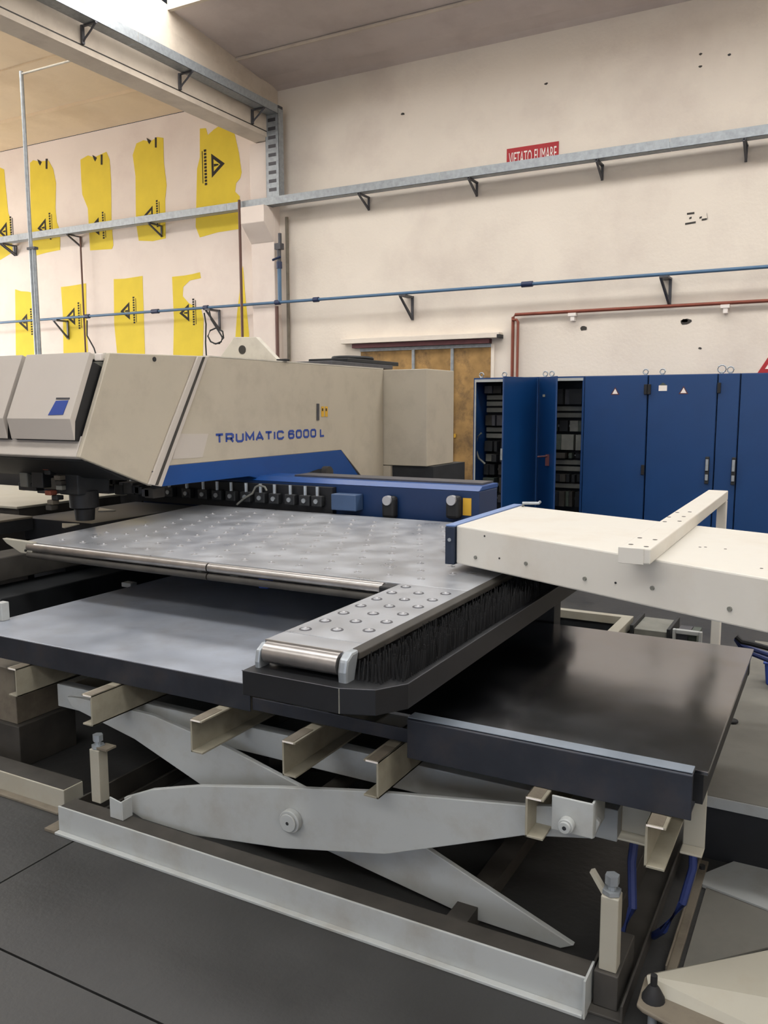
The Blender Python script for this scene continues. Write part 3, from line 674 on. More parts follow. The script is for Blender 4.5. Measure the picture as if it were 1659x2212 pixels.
cvx = min(kn.x, XM-0.014)
cw = cvx-onf(14, 905, 0.10).x
cv = cover(cvx, cw)
cover(cvx-cw-0.035, 0.42)
sq = [onf(x, y, 0.101) for x, y in ((121,866),(148,865),(136,896),(104,897))]
obj('blue_sticker', MB().prism(sq, -NP*0.002), 'letter', cv)
sq = [onf(x, y, 0.101) for x, y in ((122,859),(151,859),(150,863),(121,863))]
obj('sticker_print', MB().prism(sq, -NP*0.002), 'galv_dark', cv)
for (x, y, w_, m2) in ((220,772,0.05,'white'),(216,790,0.04,'modgrey'),(207,806,0.05,'dark')):
    p = onf(x, y, -0.02); box('connector', (p.x-w_/2, p.x+w_/2, p.y-0.03, p.y+0.03, p.z-0.02, p.z+0.02), m2, mc, 0.004)
# underside of the head: dark wedge, tool spindle and side fittings
hb = [slide(E1, XM-0.012)+NP*0.03+Vector((0,0,-0.005)), Vector((XM-0.012, ch[2].y, ch[2].z+0.03)), Vector((XM-0.012, ch[1].y, ch[1].z-0.1)), slide(E0.lerp(E1,0.5), XM-0.012)+NP*0.39]
obj('head_body', MB().prism(hb, (XHL-XM, 0, 0)), 'dark', mc)
px0, py0 = -3.97, 3.50
box('tool_spindle', (px0-0.10, px0+0.07, py0-0.08, py0+0.16, 1.12, 1.36), 'dark', mc, 0.01)
obj('punch', MB().tube([(px0, py0+0.02, 1.14), (px0, py0+0.02, 1.04), (px0, py0+0.02, 1.03), (px0, py0+0.02, 0.962)], [0.085, 0.085, 0.06, 0.055], 16), 'black', mc, smooth=True)
for i in range(10):
    x = px0-0.10+random.uniform(-0.05, 0.06); y = py0-0.10+random.uniform(-0.03, 0.02); z = 1.03+i*0.03
    box('spindle_fitting', (x-0.025, x+0.025, y-0.03, y+0.02, z, z+0.028), ('brownish', 'cream_dirty_shade', 'dark', 'copper', 'modgrey')[i % 5], mc, 0.005)
p = onf(75, 1040, 0)
for i, (x, y, w_, h_, m2) in enumerate(((92,1035,0.10,0.10,'dark'),(62,1030,0.07,0.12,'modgrey'),(70,1050,0.16,0.05,'dark'),(118,1043,0.12,0.07,'cream_dirty_shade'),(60,1055,0.03,0.02,'galv'),(110,1060,0.16,0.03,'galv_dark'))):
    c = ony(x, y, 3.45+0.02*i); box('head_fitting', (c.x-w_/2, c.x+w_/2, c.y-0.04, c.y+0.12, c.z-h_/2, c.z+h_/2), m2, mc, 0.006)
for i in range(12):
    x = 225+i*11; c = ony(x+random.uniform(-4, 4), 1035+random.uniform(-4, 18)+i*1.2, 3.85); s = random.uniform(0.02, 0.045)
    box('head_fitting', (c.x-s, c.x+s, c.y-0.05, c.y+0.05, c.z-s*.8, c.z+s*.8), ('dark', 'galv_dark', 'brownish', 'rubber')[i % 4], mc, 0.004)
# carriage beam behind the table, with tool clamps
YB = 4.64
xe = ony(1035, 1090, YB).x; zb1 = ony(1035, 1062, YB).z; zb0 = 0.90
cbm = empty('carriage_beam', (-2.9, YB+0.15, 0.0)); tag(cbm, 'dark blue carriage beam with tool clamps behind the steel table', 'machine')
box('beam_body', (-4.6, xe, YB, YB+0.30, zb0, zb1), 'navy', cbm, 0.006)
zt2 = ony(1035, 1050, YB+0.06).z
obj('beam_top', MB().prism([(-4.6, YB-0.005, zb1), (-4.6, YB+0.05, zt2), (-4.6, YB+0.31, zt2), (-4.6, YB+0.31, zb1)], (xe+4.6, 0, 0)), 'blue', cbm, 0.004)
box('cover_strip', (-3.3, xe-0.03, YB+0.12, YB+0.30, zt2, zt2+0.012), 'galv_dark', cbm)
box('support_leg', (-4.6, xe-0.1, YB+0.06, YB+0.26, 0.0, zb0), 'black', cbm)
for x in (845, 983):
    c = ony(x, 1088, YB-0.02)
    k = box('clamp', (c.x-0.045, c.x+0.045, YB-0.07, YB-0.002, c.z-0.09, c.z+0.05), 'rubber', cbm, 0.02)
    obj('knob', MB().cyl((c.x, YB-0.085, c.z+0.025), (c.x, YB-0.05, c.z+0.025), 0.03, 14), 'ball', k, smooth=True)
c = ony(1010, 1094, YB); box('yellow_label', (c.x-0.03, c.x+0.025, YB-0.003, YB, c.z-0.055, c.z+0.05), 'labelyellow', cbm)
a, b = ony(722, 1082, YB-0.06), ony(775, 1082, YB-0.06)
box('carriage_box', (a.x, b.x, YB-0.10, YB-0.003, a.z-0.055, a.z+0.05), 'carr', cbm, 0.006)
box('tool_rail', (-4.6, a.x-0.02, YB-0.05, YB-0.002, 0.935, 1.11), 'black', cbm)
box('rail_extension', (-6.4, -4.62, YB, YB+0.3, 0.0, 1.10), 'black', cbm)
for i, x in enumerate((262,290,317,345,372,410,445,475,505,537,568,598,632,664,690)):
    c = ony(x, 1078, YB-0.06)
    h = box('tool_holder', (c.x-0.04, c.x+0.04, YB-0.10, YB-0.052, 0.985, 1.055), 'dark', cbm, 0.006)
    obj('tool_pin', MB().cyl((c.x, YB-0.085, 1.05), (c.x, YB-0.085, 1.115), 0.011, 8).cyl((c.x, YB-0.101, 1.02), (c.x, YB-0.11, 1.02), 0.016, 8), 'galv', h, smooth=True)
o = obj('air_hose', MB().tube([ony(x, y, YB-0.12) for x, y in ((512,1090),(528,1076),(545,1066),(552,1052),(560,1048),(572,1052),(576,1060))], 0.007, 6), 'modgrey', None, smooth=True); tag(o, 'thin grey hose looping over the tool holders of the carriage beam', 'hose')

# ================================================================ WORK TABLE WITH BRUSH STRIP
TZ = 0.95
yF, xSL, xSR, yN = 2.845, -1.487, -1.205, 1.955
wt = empty('work_table', (-2.5, 3.6, 0)); tag(wt, 'grey steel work table with ball casters below the machine head', 'table')
xTL = onz(60, 1168, TZ).x
tb = obj('table_top', MB().prism([(xTL, yF+0.02, TZ-0.02), (xTL-0.25, YB-0.12, TZ-0.02), (xSR, YB-0.12, TZ-0.02), (xSR, yF+0.02, TZ-0.02)], (0, 0, 0.02)), 'steel', wt, 0.002)
obj('table_frame', MB().box(xTL+0.08, xSR-0.06, yF+0.62, yF+0.68, TZ-0.16, TZ-0.022).box(xTL+0.08, xSR-0.06, YB-0.25, YB-0.19, TZ-0.16, TZ-0.022).box(xTL+0.05, xTL+0.11, yF+0.68, YB-0.25, TZ-0.16, TZ-0.022).box(-2.4, -2.34, yF+0.68, YB-0.25, TZ-0.16, TZ-0.022), 'black', wt)
box('table_light_block', (-3.4, -1.45, 3.72, 4.45, 0.0, TZ-0.165), 'black', wt)  # black box added to block light below the table
xj = onz(462, 1213, TZ).x
xRL = onz(74, 1178, TZ-0.02).x
for (a, b) in ((xRL, xj-0.004), (xj+0.004, onz(836, 1256, TZ).x)):
    obj('front_roller', MB().cyl((a, yF, TZ-0.022), (b, yF, TZ-0.022), 0.021, 14), 'roller', wt, smooth=True)
    obj('guard_tube', MB().cyl((a, yF-0.006, TZ-0.062), (b, yF-0.006, TZ-0.062), 0.016, 12), 'brownish', wt, smooth=True)
xe2 = onz(836, 1256, TZ).x
box('roller_bracket', (xe2+0.002, xSL-0.012, yF-0.05, yF+0.018, TZ-0.07, TZ-0.004), 'black', wt, 0.006)
wq = [ony(x, y, yF-0.012) for x, y in ((4,1163),(69,1172),(69,1198),(44,1194),(14,1174))]
obj('roller_bracket', MB().prism(wq, (0, 0.03, 0)), 'cream', wt, 0.003)
bq = ony(56, 1189, yF-0.014); obj('bolt', MB().cyl((bq.x, yF-0.020, bq.z), (bq.x, yF-0.0125, bq.z), 0.006, 8), 'dark', wt)
# caster prototype
sp_ = []
def strip_insert(x, y):
    if not sp_:
        o = obj('brush_insert', MB().tube([(0,0,-0.001),(0,0,0.0012)], [0.021, 0.020], 16), 'galv_dark', wt)
        a = obj('insert_ring', MB().tube([(0,0,0.0012),(0,0,0.002)], [0.0135, 0.0125], 14), 'steel', o)
        b = obj('insert_ball', MB().tube([(0,0,0.002),(0,0,0.0045),(0,0,0.006)], [0.007, 0.006, 0.003], 10), 'ball', o, smooth=True)
        sp_.extend((o.data, a.data, b.data)); o.location = Vector((x, y, TZ-0.0005))-world_loc(wt); a.location = (0,0,0.0022); b.location = (0,0,0.003); return
    o = link_mesh('brush_insert', sp_[0], (x, y, TZ-0.0005), wt)
    for nm, d_, z in (('insert_ring', sp_[1], 0.0022), ('insert_ball', sp_[2], 0.003)):
        c = bpy.data.objects.new(nm, d_); COL.objects.link(c); c.parent = o; c.location = (0, 0, z)
cp = None
def caster(x, y, r=0.017, flat=False):
    global cp
    if cp is None:
        mb = MB(); n = 14
        for j in range(n): pass
        mb.tube([(0,0,-0.001),(0,0,0.0015)], [r, r*0.92], n)
        o = obj('caster_plate', mb, 'insert', wt); cb_ = MB()
        cb_.tube([(0,0,0.001),(0,0,0.005),(0,0,0.0075)], [0.006, 0.0055, 0.0025], 10)
        b = obj('caster_ball', cb_, 'ball', o, smooth=True)
        cp = (o, b); o.location = Vector((x, y, TZ-0.0005))-world_loc(wt); b.location = (0, 0, 0.0015); return
    o = link_mesh('caster_plate', cp[0].data, (x, y, TZ-0.0005), wt)
    b = bpy.data.objects.new('caster_ball', cp[1].data); COL.objects.link(b); b.parent = o; b.location = (0, 0, 0.0015)
n_c = 0
for i in range(15):
    for j in range(11):
        x = xTL+0.15+i*0.148+(0.074 if j % 2 else 0); y = yF+0.13+j*0.148
        if x < xSR-0.04 and y < YB-0.2: caster(x, y); n_c += 1
for j in range(7):
    for i in range(3):
        x = xSL+0.045+i*0.092; y = yN+0.17+j*0.115+i*0.04
        if y < yF-0.02: strip_insert(x, y)
# brush strip: top plate, nose roller, edge trim, tray and bristles
obj('strip_top', MB().prism([(xSL, yN+0.12, TZ-0.02), (xSR, yN+0.12, TZ-0.02), (xSR, yF+0.019, TZ-0.02), (xSL, yF+0.019, TZ-0.02)], (0,0,0.02)), 'steel', wt, 0.002)
obj('strip_end_plate', MB().prism([(xSL, yN+0.02, TZ-0.02), (xSR, yN+0.02, TZ-0.02), (xSR, yN+0.119, TZ-0.02), (xSL, yN+0.119, TZ-0.02)], (0,0,0.0195)), 'steel', wt, 0.002)
obj('nose_roller', MB().cyl((xSL+0.012, yN+0.018, TZ-0.036), (xSR-0.012, yN+0.018, TZ-0.036), 0.033, 20), 'roller', wt, smooth=True)
obj('nose_line', MB().box(xSL+0.004, xSR-0.008, yN+0.017, yN+0.022, TZ-0.004, TZ+0.001), 'roller', wt)
mb = MB(); prof = [(yN+0.03, TZ-0.10), (yN-0.012, TZ-0.10), (yN-0.016, TZ-0.05), (yN-0.008, TZ-0.015), (yN+0.02, TZ+0.001), (yN+0.06, TZ+0.001)]
mb.prism([(xSR-0.006, y, z) for y, z in prof], (0.030, 0, 0)); obj('corner_guard', mb, 'galv', wt, 0.008)
obj('edge_trim', MB().prism([(xSR, yN+0.06, TZ+0.001), (xSR+0.024, yN+0.06, TZ-0.010), (xSR+0.024, yN+0.06, TZ-0.03), (xSR, yN+0.06, TZ-0.03)], (0, yF+1.0-yN, 0)), 'brownish', wt, 0.003)  # dark brown puts the shadow along this edge into the colour
mb = MB(); mb.prism([(xSL-0.014, y-0.0, z-0.012) for y, z in prof], (0.018, 0, 0)); obj('corner_guard', mb, 'galv', wt, 0.005)
box('strip_web', (xSL+0.012, xSR-0.012, yN+0.055, yF+0.09, TZ-0.075, TZ-0.021), 'black', wt)
xk = -1.03
tray = [(xSL-0.03, yN-0.055), (xSR+0.025, yN-0.055), (xSR+0.12, yN-0.02), (xk, yN+0.07), (xk, yF+0.9), (xSL-0.03, yF+0.9)]
ty = obj('brush_tray', MB().prism([(x, y, TZ-0.155) for x, y in tray], (0, 0, 0.075)), 'black', wt, 0.003)
rim = [(xSL-0.03, yN-0.0555, TZ-0.08), (xSR+0.024, yN-0.0555, TZ-0.08), (xSR+0.12, yN-0.0205, TZ-0.08), (xk, yN+0.07, TZ-0.08), (xk, yF+0.9, TZ-0.08)]
obj('tray_rim', MB().tube(rim, 0.0014, 5), 'galv_dark', ty)
obj('tray_corner', MB().tube([(xSR+0.025, yN-0.056, TZ-0.08), (xSR+0.025, yN-0.056, TZ-0.152)], 0.002, 5), 'modgrey', ty)
# bristle rows stand up from the tray
bm_ = MB(); rnd = random.Random(5)
y = yN+0.03
while y < yF+0.85:
    for i in range(9):
        x = xSR+0.038+i*0.0145
        if x > xk-0.008 or (y < yN+0.07 and x > xSR+0.12): continue
        h = rnd.uniform(0.045, 0.066); dx_, dy_ = rnd.uniform(-.006,.006), rnd.uniform(-.006,.006); s = 0.0032
        bm_.add([(x-s,y-s,TZ-0.081),(x+s,y-s,TZ-0.081),(x,y+s,TZ-0.081),(x+dx_-s*.4,y+dy_-s*.4,TZ-0.08+h),(x+dx_+s*.4,y+dy_-s*.4,TZ-0.08+h),(x+dx_,y+dy_+s*.4,TZ-0.08+h)],
                [(0,1,4,3),(1,2,5,4),(2,0,3,5),(3,4,5)])
    y += 0.0125
tag(obj('bristles', bm_, 'bristle', wt), 'black upright brush bristles', kind='stuff')
box('tray_support', (-1.44, -1.10, 3.62, 3.72, 0.0, TZ-0.156), 'black', wt)
# odds and ends under the table
for (x, y, w_, h_, Y_, m2) in ((272,1264,0.07,0.025,3.35,'cream_white'),(568,1265,0.055,0.03,3.3,'letter'),(505,1248,0.05,0.025,3.3,'modgrey'),(430,1232,0.03,0.03,3.3,'modgrey'),(716,1268,0.12,0.05,3.4,'green')):
    c = ony(x, y, Y_); z_ = min(c.z, TZ-0.19)
    box('underside_block', (c.x-w_/2, c.x+w_/2, Y_, Y_+0.05, c.z-h_/2, TZ-0.161 if c.z+h_/2 > TZ-0.2 else c.z+h_/2), m2, wt, 0.003)

# ================================================================ SCISSOR LIFT TABLE
lt = empty('scissor_lift', (-1.6, 2.9, 0)); tag(lt, 'cream scissor lift table carrying a wide steel plate on channels', 'lift table')
PZ, PB = 0.67, 0.572                          # plate top and underside
plx0, plx1 = -3.345, -0.262
pyf, pyb = 2.275, 3.575
xn0, xn1 = onz(530, 1480, PZ).x, -1.115        # notch between left plate and right lip
lp = box('load_plate', (plx0, xn0, pyf, pyb, PZ-0.012, PZ), 'plate', lt, 0.002)
box('load_plate', (xn0+0.0015, plx1, pyf+0.012, pyb, PZ-0.012, PZ), 'plate_oily', lt, 0.002)
box('plate_front', (plx0, xn0+0.012, pyf-0.006, pyf-0.0005, PB, PZ-0.001), 'plate_edge', lt, 0.002)
box('plate_front', (xn0+0.014, xn1-0.002, pyf+0.004, pyf+0.010, PB+0.004, PB+0.05), 'plate_edge', lt, 0.002)
# folded lip in front of the right hand plate
yl0 = 2.185
lpx = MB().prism([(xn1, yl0, PB-0.0), (xn1, yl0, PZ+0.024), (xn1, yl0+0.008, PZ+0.03), (xn1, yl0+0.052, PZ+0.03), (xn1, yl0+0.052, PZ+0.022), (xn1, yl0+0.010, PZ+0.022), (xn1, yl0+0.008, PB)], (plx1-0.025-xn1, 0, 0))
lo_ = obj('front_lip', lpx, 'plate_edge', lt, 0.002)
box('lip_top', (xn1+0.002, plx1-0.027, yl0+0.003, yl0+0.05, PZ+0.0302, PZ+0.032), 'lip', lt)
box('lip_web', (xn1+0.01, plx1-0.03, yl0+0.012, pyf+0.010, PB+0.002, PB+0.01), 'plate_edge', lt)
obj('plate_frame', MB().box(plx0+0.01, plx1-0.01, pyb-0.05, pyb-0.01, PB, PZ-0.0125).box(plx0+0.01, plx0+0.05, pyf+0.02, pyb-0.05, PB, PZ-0.0125).box(plx1-0.05, plx1-0.012, pyf+0.02, pyb-0.05, PB, PZ-0.0125), 'black', lt)
# support channels, open towards the side the photograph shows
CZ1, CZ0 = PB-0.002, PB-0.122
def channel(x, side, y0=2.12, y1=3.5, w_=0.052):
    t = 0.007; s = side
    def bx2(a, b, c, d): return (min(a,b), max(a,b), y0, y1, c, d)
    mb = MB().box(*bx2(x, x+s*t, CZ0, CZ1)).box(*bx2(x, x+s*w_, CZ1-t, CZ1)).box(*bx2(x, x+s*w_, CZ0, CZ0+t))
    o = obj('support_channel', mb, 'channel', lt, 0.0015)
    return o
chs = [(-2.405,-1),(-1.925,1),(-1.537,1),(-1.180,-1),(-0.713,1),(-0.389,1),(-2.93,-1)]
for x, s in chs:
    y0 = 2.12 if x > -2.9 else 2.20
    o = channel(x, s, y0)
    w2 = 0.046*s
    box('worn_end', (min(x,x+w2)+0.002, max(x,x+w2)-0.001, y0-0.0006, y0+0.0, CZ1-0.006, CZ1-0.001), 'white', o)
    box('wear_strip', (min(x,x+w2)+0.004, max(x,x+w2)-0.003, y0+0.004, y0+0.12, CZ1, CZ1+0.0012), 'cream_dirty_shade', o)
# upper frame under the channels
FZ1 = CZ0-0.002; FZ0 = FZ1-0.10
for y0 in (2.40, 3.24):
    box('top_frame_beam', (-2.93, -0.52, y0, y0+0.05, FZ0, FZ1), 'cream_white', lt, 0.003)
for x0 in (-2.93, -0.57):
    box('top_frame_beam', (x0, x0+0.05, 2.451, 3.239, FZ0, FZ1), 'cream', lt, 0.003)
# scissor arms (outer and inner plates, front and rear pair)
def arm_plate(poly, y0, th=0.02): return obj('scissor_arm', MB().prism([(x, y0, z) for x, z in poly], (0, th, 0)), 'cream_white', lt, 0.003)
armA = [(-2.345,0.15),(-2.2,0.215),(-1.965,0.283),(-1.60,0.36),(-1.253,0.425),(-0.746,0.499),(-0.56,0.535),(-0.525,0.50),(-0.54,0.45),(-0.744,0.407),(-0.95,0.325),(-1.20,0.226),(-1.6,0.14),(-1.995,0.085),(-2.25,0.085),(-2.34,0.11)]
armB = [(-2.78,0.44),(-2.75,0.40),(-2.40,0.33),(-2.05,0.21),(-1.509,0.101),(-0.95,0.015),(-0.66,0.008),(-0.62,0.03),(-1.106,0.209),(-1.584,0.306),(-1.932,0.389),(-2.30,0.447),(-2.7,0.447)]
for y0 in (2.20, 3.40): arm_plate(armA, y0)
for y0 in (2.32, 3.30): arm_plate(armB, y0)
def pin(x, z, y0, r):
    p = obj('pivot_pin', MB().cyl((x, y0-0.025, z), (x, y0-0.0005, z), r, 24), 'cream_white', lt, 0.003, smooth=True)
    obj('pin_cap', MB().cyl((x, y0-0.034, z), (x, y0-0.0255, z), r*0.78, 24), 'cream_white', p, 0.002, smooth=True)
    obj('pin_hole', MB().cyl((x, y0-0.0346, z), (x, y0-0.0341, z), 0.006, 10), 'dark', p)
pin(-1.555, 0.257, 2.20, 0.040)
obj('pivot_axle', MB().cyl((-1.555, 2.221, 0.257), (-1.555, 3.399, 0.257), 0.03, 14), 'brownish', lt, smooth=True)
# end bracket of the top frame with its pin
x0, x1 = -0.652, -0.535
zB0, zB1 = ony(1285, 1815, 2.165).z, PB-0.004
obj('end_bracket', MB().box(x0, x1, 2.165, 2.172, zB0, zB1).box(x1-0.007, x1, 2.172, 2.30, zB0, zB1).box(x0+0.03, x1-0.007, 2.172, 2.30, zB0, zB0+0.007), 'cream_white', lt, 0.003)
pin(-0.605, 0.497, 2.165, 0.022)
zC = ony(1360, 1802, 2.36).z
obj('end_bracket', MB().box(-0.50, -0.395, 2.36, 2.367, zC, PB-0.004).box(-0.50, -0.395, 2.31, 2.36, zC, zC+0.007), 'cream', lt, 0.003)
zC = ony(1490, 1830, 2.40).z
obj('end_bracket', MB().box(-0.335, -0.275, 2.40, 2.407, zC, PB-0.004).box(-0.335, -0.275, 2.35, 2.40, zC, zC+0.007), 'cream', lt, 0.003)
# base frame
bx0, bx1, by0, by1, bh = -2.585, -0.525, 2.09, 3.52, 0.107
obj('base_beam', MB().box(bx0, bx1, by0, by0+0.008, 0.0, bh).box(bx0+0.01, bx1, by0+0.008, by0+0.075, bh-0.008, bh).box(bx0, bx1, by0-0.022, by0, 0.0, 0.010).box(bx0, bx1, by0+0.008, by0+0.06, 0.0, 0.008), 'cream_white', lt, 0.002)
box('grime_strip', (bx0+0.012, bx1-0.001, by0+0.006, by0+0.076, bh, bh+0.0015), 'brownish', lt)
obj('base_beam', MB().box(bx0, bx1, by1-0.008, by1, 0.0, bh).box(bx0, bx1, by1-0.07, by1-0.008, bh-0.008, bh), 'cream', lt, 0.002)
for xa_, xb_ in ((bx0+0.002, bx0+0.09), (bx1-0.002, bx1+0.10)):
    obj('base_beam', MB().box(xa_, xa_+0.008, by0+0.02, by1-0.1, 0.008, bh-0.009).box(xa_, xb_, by0+0.01, by1-0.1, 0.0, 0.0075), 'brownish', lt, 0.002)  # brown kept dark to paint in the gloom under the lift
    box('base_rib', (xb_-0.006, xb_, by0+0.01, by1-0.1, 0.008, 0.05), 'brownish', lt)
box('base_beam', (-1.0, -0.93, by0+0.1, by1-0.1, 0.0, 0.06), 'brownish', lt)
box('end_plate', (bx1+0.001, bx1+0.007, by0-0.02, by0+0.075, 0.0, bh+0.004), 'cream_white', lt)
box('foot_plate', (bx0-0.06, bx0-0.002, by0-0.02, by0+0.05, 0.0, 0.012), 'cream_dirty_shade', lt, 0.002)
# stop posts with bolts
def post(x, y, z0, z1, lean):
    p = box('stop_post', (x-0.024, x+0.024, y-0.024, y+0.024, z0, z1), 'cream', lt, 0.003)
    b = obj('stop_bolt', MB().cyl((x, y, z1), (x, y, z1+0.03), 0.012, 8).cyl((x, y, z1+0.03), (x, y, z1+0.055), 0.02, 6).cyl((x, y, z1+0.002), (x, y, z1+0.014), 0.026, 6), 'galv', p)
    if lean: obj('post_tab', MB().hexa([(x-0.06,y-0.01,z1+0.05),(x-0.05,y-0.01,z1+0.055),(x-0.05,y+0.01,z1+0.055),(x-0.06,y+0.01,z1+0.05)], [(x-0.024,y-0.01,z1-0.005),(x-0.012,y-0.01,z1),(x-0.012,y+0.01,z1),(x-0.024,y+0.01,z1-0.005)]), 'cream', p)
    else: box('post_tab', (x+0.012, x+0.065, y-0.02, y+0.03, z1+0.004, z1+0.012), 'cream_dirty_shade', p)
post(-2.47, 2.20, 0.11, 0.325, False)
post(-0.478, 2.165, 0.11, 0.325, True)
box('post_base', (-0.512, -0.446, 2.13, 2.34, 0.008, 0.1095), 'brownish', lt, 0.003)
obj('guide_plate', MB().prism([(-2.335, 2.12, 0.11), (-2.275, 2.12, 0.11), (-2.275, 2.12, 0.18), (-2.335, 2.12, 0.19)], (0, 0.006, 0)).box(-2.275, -2.269, 2.12, 2.17, 0.11, 0.185), 'cream_white', lt, 0.002)
# hoses hanging inside the frame
o = obj('hydraulic_hose', MB().tube([(-0.47,2.42,0.40),(-0.475,2.40,0.30),(-0.46,2.36,0.18),(-0.49,2.34,0.08),(-0.53,2.45,0.03)], 0.013, 8), 'hose', lt, smooth=True)
obj('hydraulic_hose', MB().tube([(-0.315,2.46,0.40),(-0.31,2.45,0.30),(-0.33,2.42,0.2),(-0.38,2.42,0.10),(-0.42,2.5,0.02)], 0.012, 8), 'hose', lt, smooth=True)
obj('hydraulic_hose', MB().tube([(-0.98,2.7,0.36),(-0.94,2.62,0.28),(-1.02,2.60,0.22),(-1.25,2.66,0.19),(-1.5,2.8,0.2)], 0.016, 8), 'rubber', lt, smooth=True)
obj('lift_cylinder', MB().cyl((-2.1, 2.85, 0.10), (-1.2, 2.85, 0.30), 0.05, 16).cyl((-1.2, 2.85, 0.30), (-0.95, 2.85, 0.355), 0.025, 12), 'dark', lt, smooth=True)

# ================================================================ WHITE SUPPORT ARM
AZ0, AZ1 = 0.985, 1.146
fl_ = onz(986, 1135, AZ1); fr_ = onz(1659, 1250, AZ1); bl_ = onz(1124, 1092.5, AZ1); br_ = onz(1659, 1152, AZ1)
dF = (fr_-fl_).normalized(); dB_ = (br_-bl_).normalized()
fr2 = fl_+dF*2.65; br2 = bl_+dB_*2.5
am = empty('support_arm', (0.74, 2.6, 0)); tag(am, 'wide white sheet metal arm reaching over the brush strip', 'arm')
ab = obj('arm_body', MB().prism([Vector((p.x, p.y, AZ0)) for p in (fl_, fr2, br2, bl_)], (0,0,AZ1-AZ0)), 'armwhite', am, 0.006)
box('arm_column', (0.62, 0.86, 2.45, 2.75, 0.0, AZ0-0.001), 'cream', am, 0.006)
e0, e1 = Vector((fl_.x-0.05, fl_.y-0.012, AZ0-0.004)), Vector((fl_.x-0.003, fl_.y-0.012, AZ0-0.004))
ep = box('end_plate', (fl_.x-0.045, fl_.x-0.002, fl_.y-0.015, bl_.y+0.05, AZ0-0.004, AZ1-0.006), 'endnavy', am, 0.003)
box('end_edge', (fl_.x-0.045, fl_.x-0.002, fl_.y-0.010, bl_.y+0.05, AZ1-0.0058, AZ1+0.002), 'blue_light', am, 0.002)
obj('bolt', MB().cyl((fl_.x-0.024, fl_.y-0.019, AZ1-0.06), (fl_.x-0.024, fl_.y-0.0155, AZ1-0.06), 0.008, 8), 'galv', ep)
obj('clip', MB().tube([(bl_.x+0.02, bl_.y-0.02, AZ1+0.002), (bl_.x+0.03, bl_.y-0.05, AZ1+0.02), (bl_.x+0.10, bl_.y-0.02, AZ1+0.02), (bl_.x+0.09, bl_.y+0.03, AZ1+0.02)], 0.008, 6), 'galv', am, smooth=True)
nF = Vector((dF.y, -dF.x, 0))
def front_pt(x, y): return onp(x, y, fl_, nF)
for (x, y) in ((1028,1204),(1137,1217),(1264,1250),(1410,1270),(1577,1315)):
    p = front_pt(x, y); obj('front_bolt', MB().cyl(p, p+nF*0.006, 0.0075, 8), 'modgrey', am)
for (x, y) in ((1079,1206),(1330,1259),(1047,1158)):
    p = front_pt(x, y); obj('front_hole', MB().cyl(p, p+nF*0.002, 0.004, 8), 'dark', am)
# cross tube lying on the arm, with its leg behind
KZ0, KZ1 = AZ1+0.0005, AZ1+0.05
k0 = onz(1338, 1181, KZ1); k1 = onz(1531, 1058, KZ1); k2 = onz(1409, 1181, KZ1)
kx0, kx1 = k0.x, k2.x+0.005
ky0, ky1 = k0.y, k1.y
ct = box('cross_tube', (kx0, kx1, ky0, ky1, KZ0, KZ1), 'armwhite', am, 0.004)
box('tube_end_plate', (kx0-0.003, kx1-0.02, ky0-0.004, ky0-0.0005, AZ1-0.002, KZ1), 'armwhite', am, 0.002)
lx = onz(1580, 1062, KZ1).x
box('tube_leg', (kx1-0.045, kx1, ky1-0.06, ky1-0.002, 0.0, KZ0-0.0005), 'armwhite', am, 0.004)
box('leg_foot', (kx1-0.10, kx1+0.05, ky1-0.10, ky1+0.04, 0.0, 0.015), 'cream', am, 0.004)
for (x, y) in ((1382,1162),(1415,1166),(1363,1176),(1396,1181),(1463,1107),(1490,1106),(1445,1117),(1477,1116),(1436,1127),(1468,1126)):
    p = onz(x, y, KZ1); 
    if kx0+0.008 < p.x < kx1-0.008: obj('bolt_hole', MB().cyl(p, p+Vector((0,0,0.0008)), 0.008, 10), 'brownish', ct)
for (x, y) in ((1512,1182),(1524,1182),(1645,1228),(1567,1186)):
    p = onz(x, y, AZ1); obj('bolt_hole', MB().cyl(p, p+Vector((0,0,0.0008)), 0.005, 8), 'brownish', am)

# ================================================================ RIGHT SIDE: LOW PLATFORM, RAIL, FOOTED BASE
py = onz(1508, 1713, 0.25).y
pf = empty('low_platform', (0.3, 4.2, 0)); tag(pf, 'dusty grey low platform on the floor beside the lift plate', 'platform')
box('platform_top', (-0.385, 1.2, py, 5.3, 0.208, 0.25), 'dust', pf, 0.003)
box('platform_edge', (-0.387, 1.2, py-0.006, py-0.0005, 0.208, 0.249), 'cream_white', pf, 0.002)
box('platform_base', (-0.37, 1.2, py+0.02, 5.25, 0.0, 0.2075), 'black', pf)
p = onz(1580, 1560, 0.25); pk = obj('rubber_puck', MB().cyl((p.x, p.y, 0.25), (p.x, p.y, 0.262), 0.028, 16), 'rubber', None, 0.004, smooth=True); tag(pk, 'small black rubber puck lying on the dusty low platform', 'puck')
p = onz(1665, 1475, 0.25)
bb = empty('blue_bin', (p.x+0.04, p.y, 0.25)); tag(bb, 'small blue plastic bin standing on the low platform', 'bin')
obj('bin_body', MB().hexa([(p.x-0.02,p.y-0.05,0.25),(p.x+0.10,p.y-0.05,0.25),(p.x+0.10,p.y+0.05,0.25),(p.x-0.02,p.y+0.05,0.25)], [(p.x-0.03,p.y-0.06,0.36),(p.x+0.11,p.y-0.06,0.36),(p.x+0.11,p.y+0.06,0.36),(p.x-0.03,p.y+0.06,0.36)]), 'letter', bb, 0.008)
box('bin_rim', (p.x-0.036, p.x+0.116, p.y-0.066, p.y+0.066, 0.36, 0.37), 'letter', bb, 0.004)
